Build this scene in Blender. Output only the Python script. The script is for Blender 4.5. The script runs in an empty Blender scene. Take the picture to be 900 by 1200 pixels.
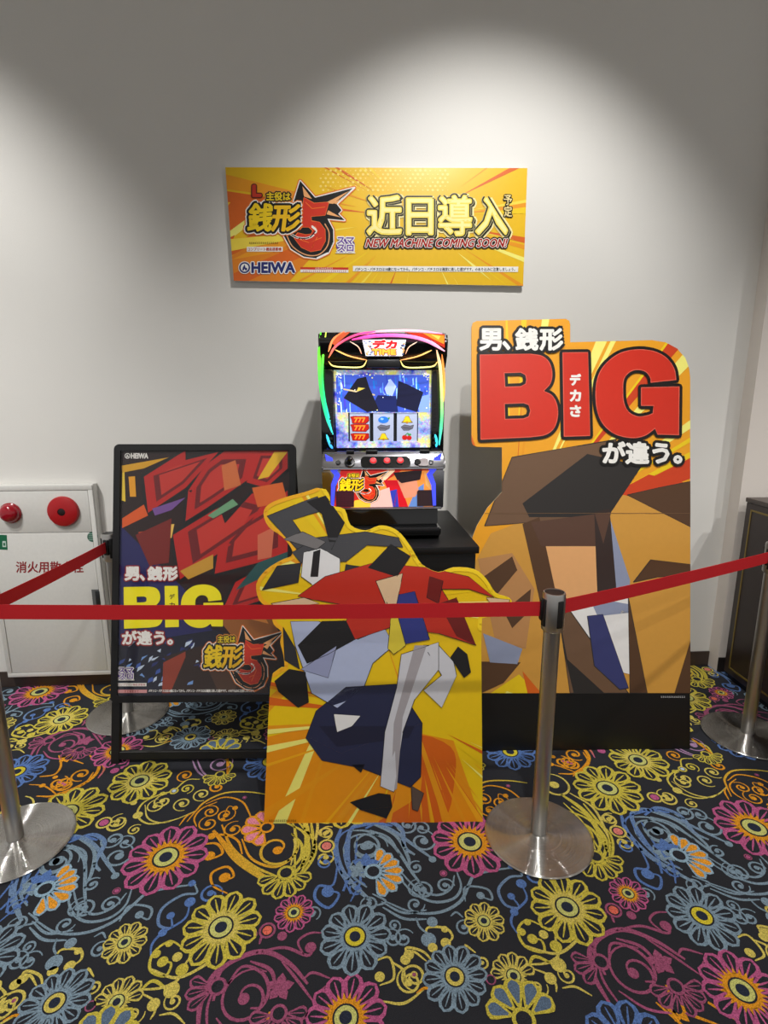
import bpy, bmesh, math, random
from math import sin, cos, tan, pi, atan2, hypot, radians
from mathutils import Vector, Matrix
from mathutils.geometry import tessellate_polygon
random.seed(7)
S = bpy.context.scene
COL = S.collection
# ------------------------------------------------------------------ camera, world, lamps, exposure
TH = radians(12.0); FPX = 650.0; CAMZ = 1.5
cd = bpy.data.cameras.new('camera'); cam = bpy.data.objects.new('camera', cd); COL.objects.link(cam)
cam.location = (0, 0, CAMZ); cam.rotation_euler = (pi/2 - TH, 0, 0)
cd.sensor_fit = 'HORIZONTAL'; cd.sensor_width = 36; cd.lens = 36*FPX/900; cd.clip_start = 0.02
S.camera = cam
W = bpy.data.worlds.new('world'); S.world = W; W.use_nodes = True
W.node_tree.nodes['Background'].inputs[0].default_value = (1.0, .985, .965, 1)
W.node_tree.nodes['Background'].inputs[1].default_value = 0.42
S.view_settings.view_transform = 'Standard'; S.view_settings.look = 'None'
S.view_settings.gamma = 1.0; S.view_settings.exposure = 0.0
YAW = radians(3.6); WX, WY = (cos(YAW), sin(YAW)), (-sin(YAW), cos(YAW))
WALLY = 2.78
def wallpt(s, d, z):            # s along the wall, d out from the wall into the room
    return Vector((s*WX[0] - d*WY[0], WALLY + s*WX[1] - d*WY[1], z))
def spot(name, loc, target, power, deg, blend, r, col):
    ld = bpy.data.lights.new(name, 'SPOT'); ld.energy = power; ld.spot_size = radians(deg); ld.spot_blend = blend
    ld.shadow_soft_size = r; ld.color = col
    o = bpy.data.objects.new(name, ld); COL.objects.link(o); o.location = loc
    o.rotation_euler = (Vector(target) - Vector(loc)).to_track_quat('-Z', 'Y').to_euler()
    return o
for s in (-2.3, 0.45, 3.2):
    spot('ceiling_spotlight', wallpt(s, 1.6, 3.45), wallpt(s, 0.0, 1.55), 172, 76, 0.75, .035, (1, .985, .96))
for x in (-2.2, 0.35, 2.9):
    spot('ceiling_downlight', (x, 0.5, 3.45), (x, 1.75, 0.4), 150, 74, 0.8, .04, (1, .985, .96))
for x in (-1.6, 1.6):
    spot('ceiling_downlight', (x, -1.2, 3.45), (x, 0.9, 0.4), 38, 80, 0.8, .04, (1, .985, .96))

# ------------------------------------------------------------------ materials
def lin(c):
    return tuple(((v/255)/12.92 if v/255 <= .04045 else ((v/255+.055)/1.055)**2.4) for v in c)
MC = {}
def mat(rgb, rough=.5, metal=0., spec=.5, var=.06, vscale=60, emit=0., bump=0., bscale=300, coat=0., name=None):
    k = (tuple(rgb), rough, metal, spec, var, vscale, emit, bump, bscale, coat)
    if k in MC: return MC[k]
    m = bpy.data.materials.new(name or 'paint_%d_%d_%d' % tuple(rgb)); m.use_nodes = True
    nt = m.node_tree; b = nt.nodes['Principled BSDF']; c = lin(rgb)
    tc = nt.nodes.new('ShaderNodeTexCoord'); nz = nt.nodes.new('ShaderNodeTexNoise')
    nz.inputs['Scale'].default_value = vscale; nz.inputs['Detail'].default_value = 3
    nt.links.new(tc.outputs['Object'], nz.inputs['Vector'])
    mx = nt.nodes.new('ShaderNodeMix'); mx.data_type = 'RGBA'
    mx.inputs[6].default_value = tuple(v*(1-var) for v in c) + (1,)
    mx.inputs[7].default_value = tuple(min(1, v*(1+var)) for v in c) + (1,)
    nt.links.new(nz.outputs[0], mx.inputs[0]); nt.links.new(mx.outputs[2], b.inputs['Base Color'])
    b.inputs['Roughness'].default_value = rough; b.inputs['Metallic'].default_value = metal
    b.inputs['Specular IOR Level'].default_value = spec; b.inputs['Coat Weight'].default_value = coat
    if emit:
        nt.links.new(mx.outputs[2], b.inputs['Emission Color']); b.inputs['Emission Strength'].default_value = emit
    if bump:
        n2 = nt.nodes.new('ShaderNodeTexNoise'); n2.inputs['Scale'].default_value = bscale
        nt.links.new(tc.outputs['Object'], n2.inputs['Vector'])
        bp = nt.nodes.new('ShaderNodeBump'); bp.inputs['Strength'].default_value = bump; bp.inputs['Distance'].default_value = .002
        nt.links.new(n2.outputs[0], bp.inputs['Height']); nt.links.new(bp.outputs[0], b.inputs['Normal'])
    MC[k] = m; return m
def steel(radial=False, rough=.3):
    k = ('steel', radial, rough)
    if k in MC: return MC[k]
    m = bpy.data.materials.new('brushed_steel'); m.use_nodes = True; nt = m.node_tree; b = nt.nodes['Principled BSDF']
    b.inputs['Base Color'].default_value = (.60, .585, .56, 1); b.inputs['Metallic'].default_value = 1; b.inputs['Roughness'].default_value = rough
    tc = nt.nodes.new('ShaderNodeTexCoord'); mp = nt.nodes.new('ShaderNodeMapping'); nz = nt.nodes.new('ShaderNodeTexNoise')
    if radial:
        tg = nt.nodes.new('ShaderNodeTangent'); tg.direction_type = 'RADIAL'; tg.axis = 'Z'
        nt.links.new(tg.outputs[0], b.inputs['Tangent']); b.inputs['Anisotropic'].default_value = .9; b.inputs['Anisotropic Rotation'].default_value = .25
        sx = nt.nodes.new('ShaderNodeVectorMath'); sx.operation = 'LENGTH'; nt.links.new(tc.outputs['Object'], sx.inputs[0])
        nt.links.new(sx.outputs['Value'], nz.inputs['Vector']); nz.inputs['Scale'].default_value = 400
        sp = nt.nodes.new('ShaderNodeSeparateXYZ'); cb_ = nt.nodes.new('ShaderNodeCombineXYZ'); nt.links.new(tc.outputs['Object'], sp.inputs[0])
        nt.links.new(sp.outputs[0], cb_.inputs[0]); nt.links.new(sp.outputs[1], cb_.inputs[1])
        def vm(op): n_ = nt.nodes.new('ShaderNodeVectorMath'); n_.operation = op; return n_
        ln, nr, sc_, ad, no, wn = vm('LENGTH'), vm('NORMALIZE'), vm('SCALE'), vm('ADD'), vm('NORMALIZE'), nt.nodes.new('ShaderNodeTexNoise')
        nt.links.new(cb_.outputs[0], ln.inputs[0]); nt.links.new(cb_.outputs[0], nr.inputs[0])
        wn.noise_dimensions = '1D'; wn.inputs['Scale'].default_value = 4000; wn.inputs['Detail'].default_value = 1; nt.links.new(ln.outputs['Value'], wn.inputs['W'])
        ma = nt.nodes.new('ShaderNodeMath'); ma.operation = 'SUBTRACT'; ma.inputs[1].default_value = .5; nt.links.new(wn.outputs[0], ma.inputs[0])
        mb = nt.nodes.new('ShaderNodeMath'); mb.operation = 'MULTIPLY'; mb.inputs[1].default_value = 5.0; nt.links.new(ma.outputs[0], mb.inputs[0])
        vt = nt.nodes.new('ShaderNodeVectorTransform'); vt.vector_type = 'NORMAL'; vt.convert_from = 'OBJECT'; vt.convert_to = 'WORLD'; nt.links.new(nr.outputs[0], vt.inputs[0])
        ge = nt.nodes.new('ShaderNodeNewGeometry'); nt.links.new(vt.outputs[0], sc_.inputs[0]); nt.links.new(mb.outputs[0], sc_.inputs['Scale'])
        nt.links.new(ge.outputs['Normal'], ad.inputs[0]); nt.links.new(sc_.outputs[0], ad.inputs[1]); nt.links.new(ad.outputs[0], no.inputs[0]); nt.links.new(no.outputs[0], b.inputs['Normal'])
        b.inputs['Anisotropic'].default_value = 0
    else:
        mp.inputs['Scale'].default_value = (400, 400, 8); nt.links.new(tc.outputs['Object'], mp.inputs[0]); nt.links.new(mp.outputs[0], nz.inputs['Vector']); nz.inputs['Scale'].default_value = 1
        b.inputs['Anisotropic'].default_value = .5
    mr = nt.nodes.new('ShaderNodeMapRange'); mr.inputs[3].default_value = rough-.03; mr.inputs[4].default_value = rough+.04
    nt.links.new(nz.outputs[0], mr.inputs[0]); nt.links.new(mr.outputs[0], b.inputs['Roughness'])
    MC[k] = m; return m
def vcol_mat(name, emit=0., rough=.9, fuzz=False):
    m = bpy.data.materials.new(name); m.use_nodes = True; nt = m.node_tree; b = nt.nodes['Principled BSDF']
    at = nt.nodes.new('ShaderNodeVertexColor'); at.layer_name = 'Col'
    tc = nt.nodes.new('ShaderNodeTexCoord'); nz = nt.nodes.new('ShaderNodeTexNoise'); nz.inputs['Scale'].default_value = 330 if fuzz else 90; nz.inputs['Detail'].default_value = 2
    nt.links.new(tc.outputs['Object'], nz.inputs['Vector'])
    mr = nt.nodes.new('ShaderNodeMapRange'); mr.inputs[1].default_value = .3; mr.inputs[2].default_value = .7
    mr.inputs[3].default_value = .55 if fuzz else .9; mr.inputs[4].default_value = 1.35 if fuzz else 1.1
    nt.links.new(nz.outputs[0], mr.inputs[0])
    vm = nt.nodes.new('ShaderNodeVectorMath'); vm.operation = 'SCALE'; nt.links.new(at.outputs[0], vm.inputs[0]); nt.links.new(mr.outputs[0], vm.inputs['Scale'])
    nt.links.new(vm.outputs[0], b.inputs['Base Color']); b.inputs['Roughness'].default_value = rough; b.inputs['Specular IOR Level'].default_value = .15 if fuzz else .4
    if emit: nt.links.new(vm.outputs[0], b.inputs['Emission Color']); b.inputs['Emission Strength'].default_value = emit
    return m
BLACK = (16, 16, 17)
# ------------------------------------------------------------------ object helpers
def link(name, me, parent=None, loc=None):
    o = bpy.data.objects.new(name, me); COL.objects.link(o)
    if parent: o.parent = parent
    if loc is not None: o.location = loc
    return o
def tag(o, label=None, cat=None, group=None, kind=None):
    if label: o['label'] = label
    if cat: o['category'] = cat
    if group: o['group'] = group
    if kind: o['kind'] = kind
    return o
def thing(name, label, cat, loc=(0, 0, 0), rz=0, group=None):
    o = link(name, None, None, loc); o.rotation_euler = (0, 0, rz); o.empty_display_size = .1
    return tag(o, label, cat, group)
def bmo(name, bm, m, parent=None, smooth=False, loc=None):
    bmesh.ops.recalc_face_normals(bm, faces=bm.faces)
    me = bpy.data.meshes.new(name); bm.to_mesh(me); bm.free()
    for x in (m if isinstance(m, list) else [m]): me.materials.append(x)
    if smooth:
        for p in me.polygons: p.use_smooth = True
        me.set_sharp_from_angle(angle=radians(35))
    return link(name, me, parent, loc)
def box(bm, x0, x1, y0, y1, z0, z1, bev=0):
    r = bmesh.ops.create_cube(bm, size=1)
    M = Matrix.Translation(((x0+x1)/2, (y0+y1)/2, (z0+z1)/2)) @ Matrix.Diagonal((x1-x0, y1-y0, z1-z0, 1))
    bmesh.ops.transform(bm, matrix=M, verts=r['verts'])
    if bev: bmesh.ops.bevel(bm, geom=list({e for v in r['verts'] for e in v.link_edges}), offset=bev, segments=2, affect='EDGES', profile=.5)
def mkbox(name, dims, m, parent=None, bev=0, loc=None):
    bm = bmesh.new(); box(bm, *dims, bev); return bmo(name, bm, m, parent, bev > 0, loc)
def lathe(name, prof, m, parent=None, seg=48, loc=None, rot=None):
    bm = bmesh.new(); rings = []
    for r, z in prof:
        rings.append([bm.verts.new((0, 0, z))] if r < 1e-6 else [bm.verts.new((r*cos(2*pi*i/seg), r*sin(2*pi*i/seg), z)) for i in range(seg)])
    for a, b in zip(rings, rings[1:]):
        for i in range(seg):
            j = (i+1) % seg
            if len(a) == 1 and len(b) > 1: bm.faces.new((a[0], b[i], b[j]))
            elif len(b) == 1 and len(a) > 1: bm.faces.new((a[i], a[j], b[0]))
            elif len(a) > 1: bm.faces.new((a[i], a[j], b[j], b[i]))
    o = bmo(name, bm, m, parent, True, loc)
    if rot: o.rotation_euler = rot
    return o
def tri(loops):
    loops = [[Vector((p[0], p[1], 0)) for p in l] for l in loops]; flat = [p for l in loops for p in l]
    return [tuple((flat[i].x, flat[i].y) for i in t) for t in tessellate_polygon(loops)]
def slab(name, loops, mapper, t, m, parent, base=0.):
    """a board with the outline in `loops`, front face at offset base, thickness t behind it"""
    bm = bmesh.new(); vs = []
    for l in loops: vs.append(([bm.verts.new(mapper(p[0], p[1], base)) for p in l], [bm.verts.new(mapper(p[0], p[1], base-t)) for p in l]))
    L3 = [[Vector((p[0], p[1], 0)) for p in l] for l in loops]; F = [v for a in vs for v in a[0]]; B = [v for a in vs for v in a[1]]
    for a, b, c in tessellate_polygon(L3):
        try: bm.faces.new((F[a], F[b], F[c])); bm.faces.new((B[c], B[b], B[a]))
        except ValueError: pass
    for f, b in vs:
        for i in range(len(f)):
            j = (i+1) % len(f)
            try: bm.faces.new((f[i], f[j], b[j], b[i]))
            except ValueError: pass
    return bmo(name, bm, m, parent)
def crom(pts, n=6, closed=False):
    P = [Vector(p) for p in pts]; out = []; N = len(P)
    for i in range(N if closed else N-1):
        if closed: a, b, c, d = P[i-1], P[i], P[(i+1) % N], P[(i+2) % N]
        else:
            b, c = P[i], P[i+1]; a = P[i-1] if i else b*2-c; d = P[i+2] if i+2 < N else c*2-b
        for k in range(n):
            t = k/n; out.append(.5*((2*b)+(c-a)*t+(2*a-5*b+4*c-d)*t*t+(3*b-a-3*c+d)*t**3))
    if not closed: out.append(P[-1])
    return [tuple(p) for p in out]
# ------------------------------------------------------------------ rays and boards
def raydir(px, py):
    x = (px-450)/FPX; v = (py-600)/FPX
    return Vector((x, cos(TH)-v*sin(TH), -(sin(TH)+v*cos(TH))))
class Plane:
    def __init__(s, p0, yaw, lean, origin=None):      # leans away from the viewer by `lean`
        s.u = Vector((cos(yaw), sin(yaw), 0)); back = Vector((-sin(yaw), cos(yaw), 0))
        s.w = Vector((0, 0, 1))*cos(lean)+back*sin(lean); s.n = s.w.cross(s.u)
        if s.n.y > 0: s.n = -s.n
        s.p0 = Vector(p0); s.o = Vector(origin) if origin is not None else Vector((0, 0, 0))
    def __call__(s, px, py, off=0.):
        d = raydir(px, py); c = Vector((0, 0, CAMZ)); t = (s.p0-c).dot(s.n)/d.dot(s.n)
        return c+d*t+s.n*off-s.o
    def uv(s, px, py):
        q = s(px, py)+s.o-s.p0; return q.dot(s.u), q.dot(s.w)
    def at(s, u, w, off=0.): return s.p0+s.u*u+s.w*w+s.n*off-s.o
def floorpt(px, py):
    d = raydir(px, py); t = -CAMZ/d.z; return Vector((d.x*t, d.y*t))
# ------------------------------------------------------------------ 2D print
TC = {}
def text2d(s, res=2):
    k = (s, res)
    if k in TC: return TC[k]
    c = bpy.data.curves.new('t', 'FONT'); c.body = s; c.resolution_u = res; c.fill_mode = 'FRONT'
    o = bpy.data.objects.new('t', c); COL.objects.link(o)
    me = bpy.data.meshes.new_from_object(o.evaluated_get(bpy.context.evaluated_depsgraph_get()))
    vs = [(v.co.x, v.co.y) for v in me.vertices]; cnt = {}; tris = []
    for p in me.polygons:
        V = list(p.vertices)
        for i in range(1, len(V)-1): tris.append((V[0], V[i], V[i+1]))
        for e in p.edge_keys: cnt[e] = cnt.get(e, 0)+1
    edges = [e for e, n in cnt.items() if n == 1]
    xs = [v[0] for v in vs]; ys = [v[1] for v in vs]; x0, x1, y0, y1 = min(xs), max(xs), min(ys), max(ys)
    vs = [((x-x0)/(x1-x0), (y1-y)/(y1-y0)) for x, y in vs]
    bpy.data.objects.remove(o); bpy.data.curves.remove(c); bpy.data.meshes.remove(me)
    TC[k] = (vs, tris, edges); return TC[k]
def clip_convex(poly, tr):
    (ax, ay), (bx, by), (cx, cy) = tr
    if (bx-ax)*(cy-ay)-(by-ay)*(cx-ax) < 0: tr = (tr[0], tr[2], tr[1])
    for i in range(3):
        (ax, ay), (bx, by) = tr[i], tr[(i+1) % 3]; out = []
        f = lambda p: (bx-ax)*(p[1]-ay)-(by-ay)*(p[0]-ax)
        for j in range(len(poly)):
            p, q = poly[j-1], poly[j]; fp, fq = f(p), f(q)
            if (fp < 0) != (fq < 0):
                t = fp/(fp-fq); out.append((p[0]+(q[0]-p[0])*t, p[1]+(q[1]-p[1])*t))
            if fq >= 0: out.append(q)
        poly = out
        if len(poly) < 3: return []
    return poly
class Print:
    """flat ink on a board; T maps drawing coordinates to the mapper's coordinates"""
    def __init__(s, mapper, clip=None, step=.00035, base=.0004, rough=.42, emit=0., coat=0.):
        s.m = mapper; s.clip = tri([clip]) if clip else None; s.F = {}; s.step = step; s.base = base; s.T = lambda x, y: (x, y); s.k = 1.
        s.rough = rough; s.emit = emit; s.coat = coat; s.z = 0
    def crop(s, ox, oy, sc): s.T = lambda x, y: (ox+x/sc, oy+y/sc); s.k = 1/sc
    def add(s, tris, rgb, layer, raw=False):
        L = s.F.setdefault(tuple(rgb), [])
        for t in tris:
            if not raw: t = [s.T(*p) for p in t]
            if s.clip and not raw:
                for c in s.clip:
                    q = clip_convex(list(t), c)
                    if len(q) > 2: L.append((q, layer))
            else: L.append((list(t), layer))
    def poly(s, pts, rgb, layer=0, holes=(), smooth=0, stroke=0, srgb=None, slayer=None):
        if smooth: pts = crom(pts, smooth, True)
        s.add(tri([pts]+[h for h in holes]), rgb, layer)
        if stroke:
            for l in [pts]+[h for h in holes]: s.line(list(l)+[l[0]], stroke, srgb or rgb, layer if slayer is None else slayer)
    def line(s, pts, w, rgb, layer=0, caps=True):
        T = []; h = w/2
        for a, b in zip(pts, pts[1:]):
            dx, dy = b[0]-a[0], b[1]-a[1]; L = hypot(dx, dy)
            if L < 1e-6: continue
            nx, ny = -dy/L*h, dx/L*h
            T += [((a[0]+nx, a[1]+ny), (b[0]+nx, b[1]+ny), (b[0]-nx, b[1]-ny)), ((a[0]+nx, a[1]+ny), (b[0]-nx, b[1]-ny), (a[0]-nx, a[1]-ny))]
        if caps:
            for p in pts[:-1] if pts[0] == pts[-1] else pts: T += s.disc(p[0], p[1], h, 8)
        s.add(T, rgb, layer)
    def disc(s, x, y, r, n=20, ry=None):
        ry = ry or r; q = [(x+r*cos(2*pi*i/n), y+ry*sin(2*pi*i/n)) for i in range(n)]
        return [(q[0], q[i], q[i+1]) for i in range(1, n-1)]
    def circle(s, x, y, r, rgb, layer=0, n=20, ry=None): s.add(s.disc(x, y, r, n, ry), rgb, layer)
    def text(s, t, x0, y0, x1, y1, rgb, layer=5, bold=0, outs=(), shear=0, rot=0, res=2):
        """outs: list of (width, rgb), innermost first; drawn on lower layers"""
        vs, tris, edges = text2d(t, res); P = []
        cx, cy = (x0+x1)/2, (y0+y1)/2; cr, sr = cos(rot), sin(rot)
        for u, v in vs:
            x = x0+u*(x1-x0); y = y0+v*(y1-y0); x -= shear*(y-cy)
            P.append((cx+(x-cx)*cr-(y-cy)*sr, cy+(x-cx)*sr+(y-cy)*cr))
        s.add([(P[a], P[b], P[c]) for a, b, c in tris], rgb, layer)
        jobs = ([(bold, rgb, layer)] if bold else [])+[(w, c, layer-1-i) for i, (w, c) in enumerate(outs)]
        for w, c, ly in jobs:
            T = []; h = w/2
            for a, b in edges:
                a, b = P[a], P[b]; dx, dy = b[0]-a[0], b[1]-a[1]; L = hypot(dx, dy)
                if L < 1e-7: continue
                nx, ny = -dy/L*h, dx/L*h; ex, ey = dx/L*h*.6, dy/L*h*.6
                T += [((a[0]+nx-ex*0, a[1]+ny), (b[0]+nx, b[1]+ny), (b[0]-nx, b[1]-ny)), ((a[0]+nx, a[1]+ny), (b[0]-nx, b[1]-ny), (a[0]-nx, a[1]-ny))]
                T += s.disc(a[0], a[1], h, 7)
            s.add(T, c, ly)
    def burst(s, fx, fy, n, cols, seed, r0=(0, 80), r1=1500, wmax=.09, a0=0, a1=2*pi, layer=1):
        R = random.Random(seed)
        for i in range(n):
            a = R.uniform(a0, a1); w = R.uniform(.01, wmax); r = R.uniform(*r0); c = R.choice(cols); e = r1
            if R.random() < .3:
                e = r+R.uniform(60, 200); q = [(fx+r*cos(a), fy+r*sin(a)), (fx+(r+e)/2*cos(a+w*.3), fy+(r+e)/2*sin(a+w*.3)), (fx+e*cos(a), fy+e*sin(a)), (fx+(r+e)/2*cos(a-w*.3), fy+(r+e)/2*sin(a-w*.3))]
                s.add([(q[0], q[1], q[2]), (q[0], q[2], q[3])], c, layer+(i % 4)*.5)
            else:
                s.add([((fx+r*cos(a), fy+r*sin(a)), (fx+e*cos(a+w), fy+e*sin(a+w)), (fx+e*cos(a-w), fy+e*sin(a-w)))], c, layer+(i % 4)*.5)
    def build(s, name, parent=None):
        me = bpy.data.meshes.new(name); V = []; F = []; MI = []
        for i, (rgb, L) in enumerate(s.F.items()):
            me.materials.append(mat(rgb, s.rough, emit=s.emit, coat=s.coat, var=.04, vscale=45))
            for poly, layer in L:
                k = len(V); V += [s.m(p[0], p[1], s.base+layer*s.step+(len(F) % 13)*.00002) for p in poly]; F.append(tuple(range(k, k+len(poly)))); MI.append(i)
        me.from_pydata(V, [], F); me.polygons.foreach_set('material_index', MI); me.update()
        return link(name, me, parent)
WHITE = (238, 236, 230)
# the game's title lettering, drawn in the banner's crop coordinates
def logo(p, small=True):
    p.poly([(486, 118), (578, 222), (822, 160), (712, 262), (742, 300), (722, 322), (762, 362), (655, 352), (690, 420), (692, 500), (660, 565), (590, 598), (510, 588), (430, 540), (380, 450), (420, 330)], BLACK, 3, stroke=26, srgb=(225, 120, 40), slayer=2)
    p.poly([(486, 118), (578, 222), (822, 160), (712, 262), (742, 300), (722, 322), (762, 362), (655, 352), (690, 420), (692, 500), (660, 565), (590, 598), (510, 588), (430, 540), (380, 450), (420, 330)], BLACK, 3, stroke=12, srgb=WHITE, slayer=2.6)
    for q in ([(640, 255), (790, 180), (690, 260)], [(660, 300), (740, 345), (650, 325)], [(500, 150), (560, 230), (510, 215)], [(660, 270), (735, 232), (690, 290)]): p.poly(q, (235, 170, 110), 3.6)
    p.line(crom([(400, 450), (440, 525), (520, 575), (600, 575), (655, 520), (665, 440), (640, 385)]), 7, (225, 160, 110), 3.6)
    p.poly([(510, 222), (572, 256), (664, 250), (640, 330), (552, 338), (556, 365), (606, 375), (640, 420), (642, 490), (612, 545), (552, 556), (494, 530), (448, 470), (470, 440), (520, 452), (556, 448), (564, 426), (540, 404), (500, 404), (484, 420)], (205, 50, 28), 4, stroke=5, srgb=(245, 120, 50), slayer=3.8)
    for l in ([(520, 250), (560, 290), (640, 280)], [(580, 400), (600, 450), (560, 530)], [(480, 480), (540, 500), (620, 470)]): p.line(l, 5, (235, 110, 40), 4.4)
    p.line(crom([(415, 440), (470, 470), (540, 470), (585, 430), (560, 400)]), 14, WHITE, 4.2); p.line(crom([(415, 440), (470, 470), (540, 470), (580, 430)]), 7, BLACK, 4.6)
    p.text('銭', 168, 262, 312, 428, (240, 205, 20), 8, 11, ((40, BLACK), (54, WHITE), (66, (225, 120, 40))), shear=.12)
    p.text('形', 318, 268, 486, 428, (240, 190, 25), 8, 11, ((40, BLACK), (54, WHITE), (66, (225, 120, 40))), shear=.12)
    p.text('主役は', 278, 190, 425, 240, (230, 200, 30), 8, 4, ((20, BLACK), (32, (225, 150, 60))))
YEL, ORG, DOR, PAL, RED = (236, 200, 14), (232, 152, 20), (214, 98, 18), (244, 236, 120), (204, 62, 20)

# ------------------------------------------------------------------ setting
def struct(o, kind='structure'): o['kind'] = kind; return o
WALLM = mat((222, 220, 215), .85, var=.015, vscale=3, bump=.35, bscale=420, spec=.25, name='white_wallpaper')
def slabwall(name, s0, s1, d0, d1, z0, z1, m):
    bm = bmesh.new(); V = [bm.verts.new(wallpt(s, d, z)) for s in (s0, s1) for d in (d0, d1) for z in (z0, z1)]
    for f in ((0, 1, 3, 2), (4, 6, 7, 5), (0, 4, 5, 1), (2, 3, 7, 6), (0, 2, 6, 4), (1, 5, 7, 3)): bm.faces.new([V[i] for i in f])
    return bmo(name, bm, m)
struct(slabwall('wall_back', -4.2, 1.835, 0, -.12, 0, 3.6, WALLM))
struct(slabwall('wall_right', 1.835, 4.4, .08, -.12, 0, 3.6, mat((222, 214, 206), .85, var=.015, vscale=3, bump=.35, bscale=420, spec=.25, name='warm_wallpaper')))
struct(slabwall('baseboard_back', -4.2, 1.834, .008, 0.0005, .002, .085, mat((62, 50, 44), .45, var=.25, vscale=18, name='brown_baseboard')))
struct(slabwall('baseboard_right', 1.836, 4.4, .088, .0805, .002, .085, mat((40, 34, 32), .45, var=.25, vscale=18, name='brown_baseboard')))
struct(mkbox('ceiling', (-4.2, 4.4, -3, 3.3, 3.6, 3.7), mat((215, 212, 205), .9)))
fl = struct(mkbox('floor', (-4.2, 4.4, -3, 3.3, -.05, 0), mat((50, 51, 56), .98, var=.45, vscale=420, bump=.9, bscale=700, spec=.1, name='black_carpet')))
# ---- carpet pattern (woven in: thin coloured inlay over the black pile)
LA, LB = Vector((1.015, .064)), Vector((-.035, 1.105))
class Carpet:
    def __init__(s): s.els = []; s.cur = None
    def el(s, c): s.cur = []; s.els.append((c, s.cur))
    def poly(s, P, col, ly): s.cur.append((P, col, ly))
    def ribbon(s, P, w, col, ly=1, taper=True, col2=None):
        n = len(P); w *= 1.15
        for i in range(n-1):
            a, b = P[i], P[i+1]; d = b-a
            if d.length < 1e-6: continue
            da = (P[i+1]-P[max(i-1, 0)]).normalized(); db = (P[min(i+2, n-1)]-P[i]).normalized()
            ta = 1-.55*abs(2*i/(n-1)-1)**2 if taper else 1; tb = 1-.55*abs(2*(i+1)/(n-1)-1)**2 if taper else 1
            na = Vector((-da.y, da.x))*w/2*ta; nb = Vector((-db.y, db.x))*w/2*tb
            c = col if not col2 else tuple(col[k]+(col2[k]-col[k])*i/(n-1) for k in range(3))
            s.poly([a+na, b+nb, b-nb, a-na], c, ly)
    def disc(s, c, r, col, ly=2, n=16): s.poly([c+Vector((cos(2*pi*i/n), sin(2*pi*i/n)))*r for i in range(n)], col, ly)
CP = Carpet()
cY, cO, cP, cB, cG, cDP, cV = (206, 190, 74), (226, 152, 38), (188, 92, 138), (92, 124, 184), (130, 152, 168), (160, 84, 116), (172, 136, 172)
cK = (46, 47, 53); cLY = (214, 196, 96)
def crp(ox, oy, sc):
    def f(x, y): return floorpt(ox+x/sc, oy+y/sc)
    def sz(x, y, r): return r/sc*(CAMZ/(sin(TH)+cos(TH)*((oy+y/sc)-600)/FPX))/FPX
    return f, sz
def petal(c, a, r0, r1, w, col, inner, ly, vein=None, edge=.27):
    d = Vector((cos(a), sin(a))); q = Vector((-d.y, d.x)); prof = ((0, .18), (.25, .48), (.5, .82), (.72, 1), (.88, .72), (1, .0))
    def shp(ra, rb, ww):
        L = [c+d*(ra+(rb-ra)*t)+q*ww*v for t, v in prof]; return L+[c+d*(ra+(rb-ra)*t)-q*ww*v for t, v in reversed(prof[:-1])]
    CP.poly(shp(r0, r1, w), col, ly); CP.poly(shp(r0+(r1-r0)*.12, r1-(r1-r0)*.10, w*(1-edge*1.5)), inner, ly+.5)
    if vein: CP.ribbon([c+d*(r0+(r1-r0)*t) for t in (.1, .45, .8)], w*.17, vein, ly+1)
def flower(F, x, y, r, col, col2=None, n=11, a0=0, a1=360, inner=cK, vein=True, eye=True, rot=.1, eyec=(206, 206, 120), ly=3):
    f, sz = F; c = f(x, y); R = sz(x, y, r)*.97; CP.el(c); full = a1-a0 >= 359; wd = R*sin(pi/n)*.88 if full else R*sin(radians(a1-a0)/n/2)*.98
    for i in range(n):
        a = rot+radians(a0)+radians(a1-a0)*(i+(0 if full else .5))/n
        petal(c, a, R*.3, R*(1+.05*sin(i*7.3)), wd, col, inner, ly, col if vein else None)
    if eye:
        CP.disc(c, R*.42, col2 or col, ly+2, 24)
        for i in range(22):
            a = 2*pi*i/22; d = Vector((cos(a), sin(a))); q = Vector((-d.y, d.x))
            CP.poly([c+d*R*.40+q*R*.05, c+d*R*.56, c+d*R*.40-q*R*.05], col2 or col, ly+2)
        CP.disc(c, R*.31, cK, ly+3, 24); CP.disc(c, R*.265, eyec, ly+4, 24); CP.disc(c, R*.15, (44, 50, 66), ly+5, 18)
    else: CP.disc(c, R*.30, col2 or col, ly+2); CP.disc(c, R*.2, cK, ly+3)
def curve(F, pts, w, col, col2=None, dots=(), ly=1):
    f, sz = F; P = [Vector(p) for p in crom(pts, 5)]; Q = [f(p.x, p.y) for p in P]; CP.el(sum(Q, Vector((0, 0)))/len(Q))
    CP.ribbon(Q, sz(pts[0][0], pts[0][1], w), col, ly, True, col2)
    for x, y, r in dots: CP.disc(f(x, y), sz(x, y, r), col2 or col, ly+1)
def spiral(F, x, y, r, col, turns=1.3, a=0, dr=1, w=8, dot=.32, ring=None, col2=None):
    f, sz = F; c = f(x, y); R = sz(x, y, r); CP.el(c); N = int(16*turns)+6; a = radians(a); P = []
    for i in range(N+1):
        t = i/N; rr = R*(1-t)**.75+R*.12; an = a+dr*t*turns*2*pi; P.append(c+Vector((cos(an), sin(an)))*rr)
    CP.ribbon(P, sz(x, y, w), col, 1, True, col2); CP.disc(P[-1], R*dot, col2 or col, 2)
    if ring: CP.disc(P[-1], R*dot*.55, ring, 3)
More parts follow.
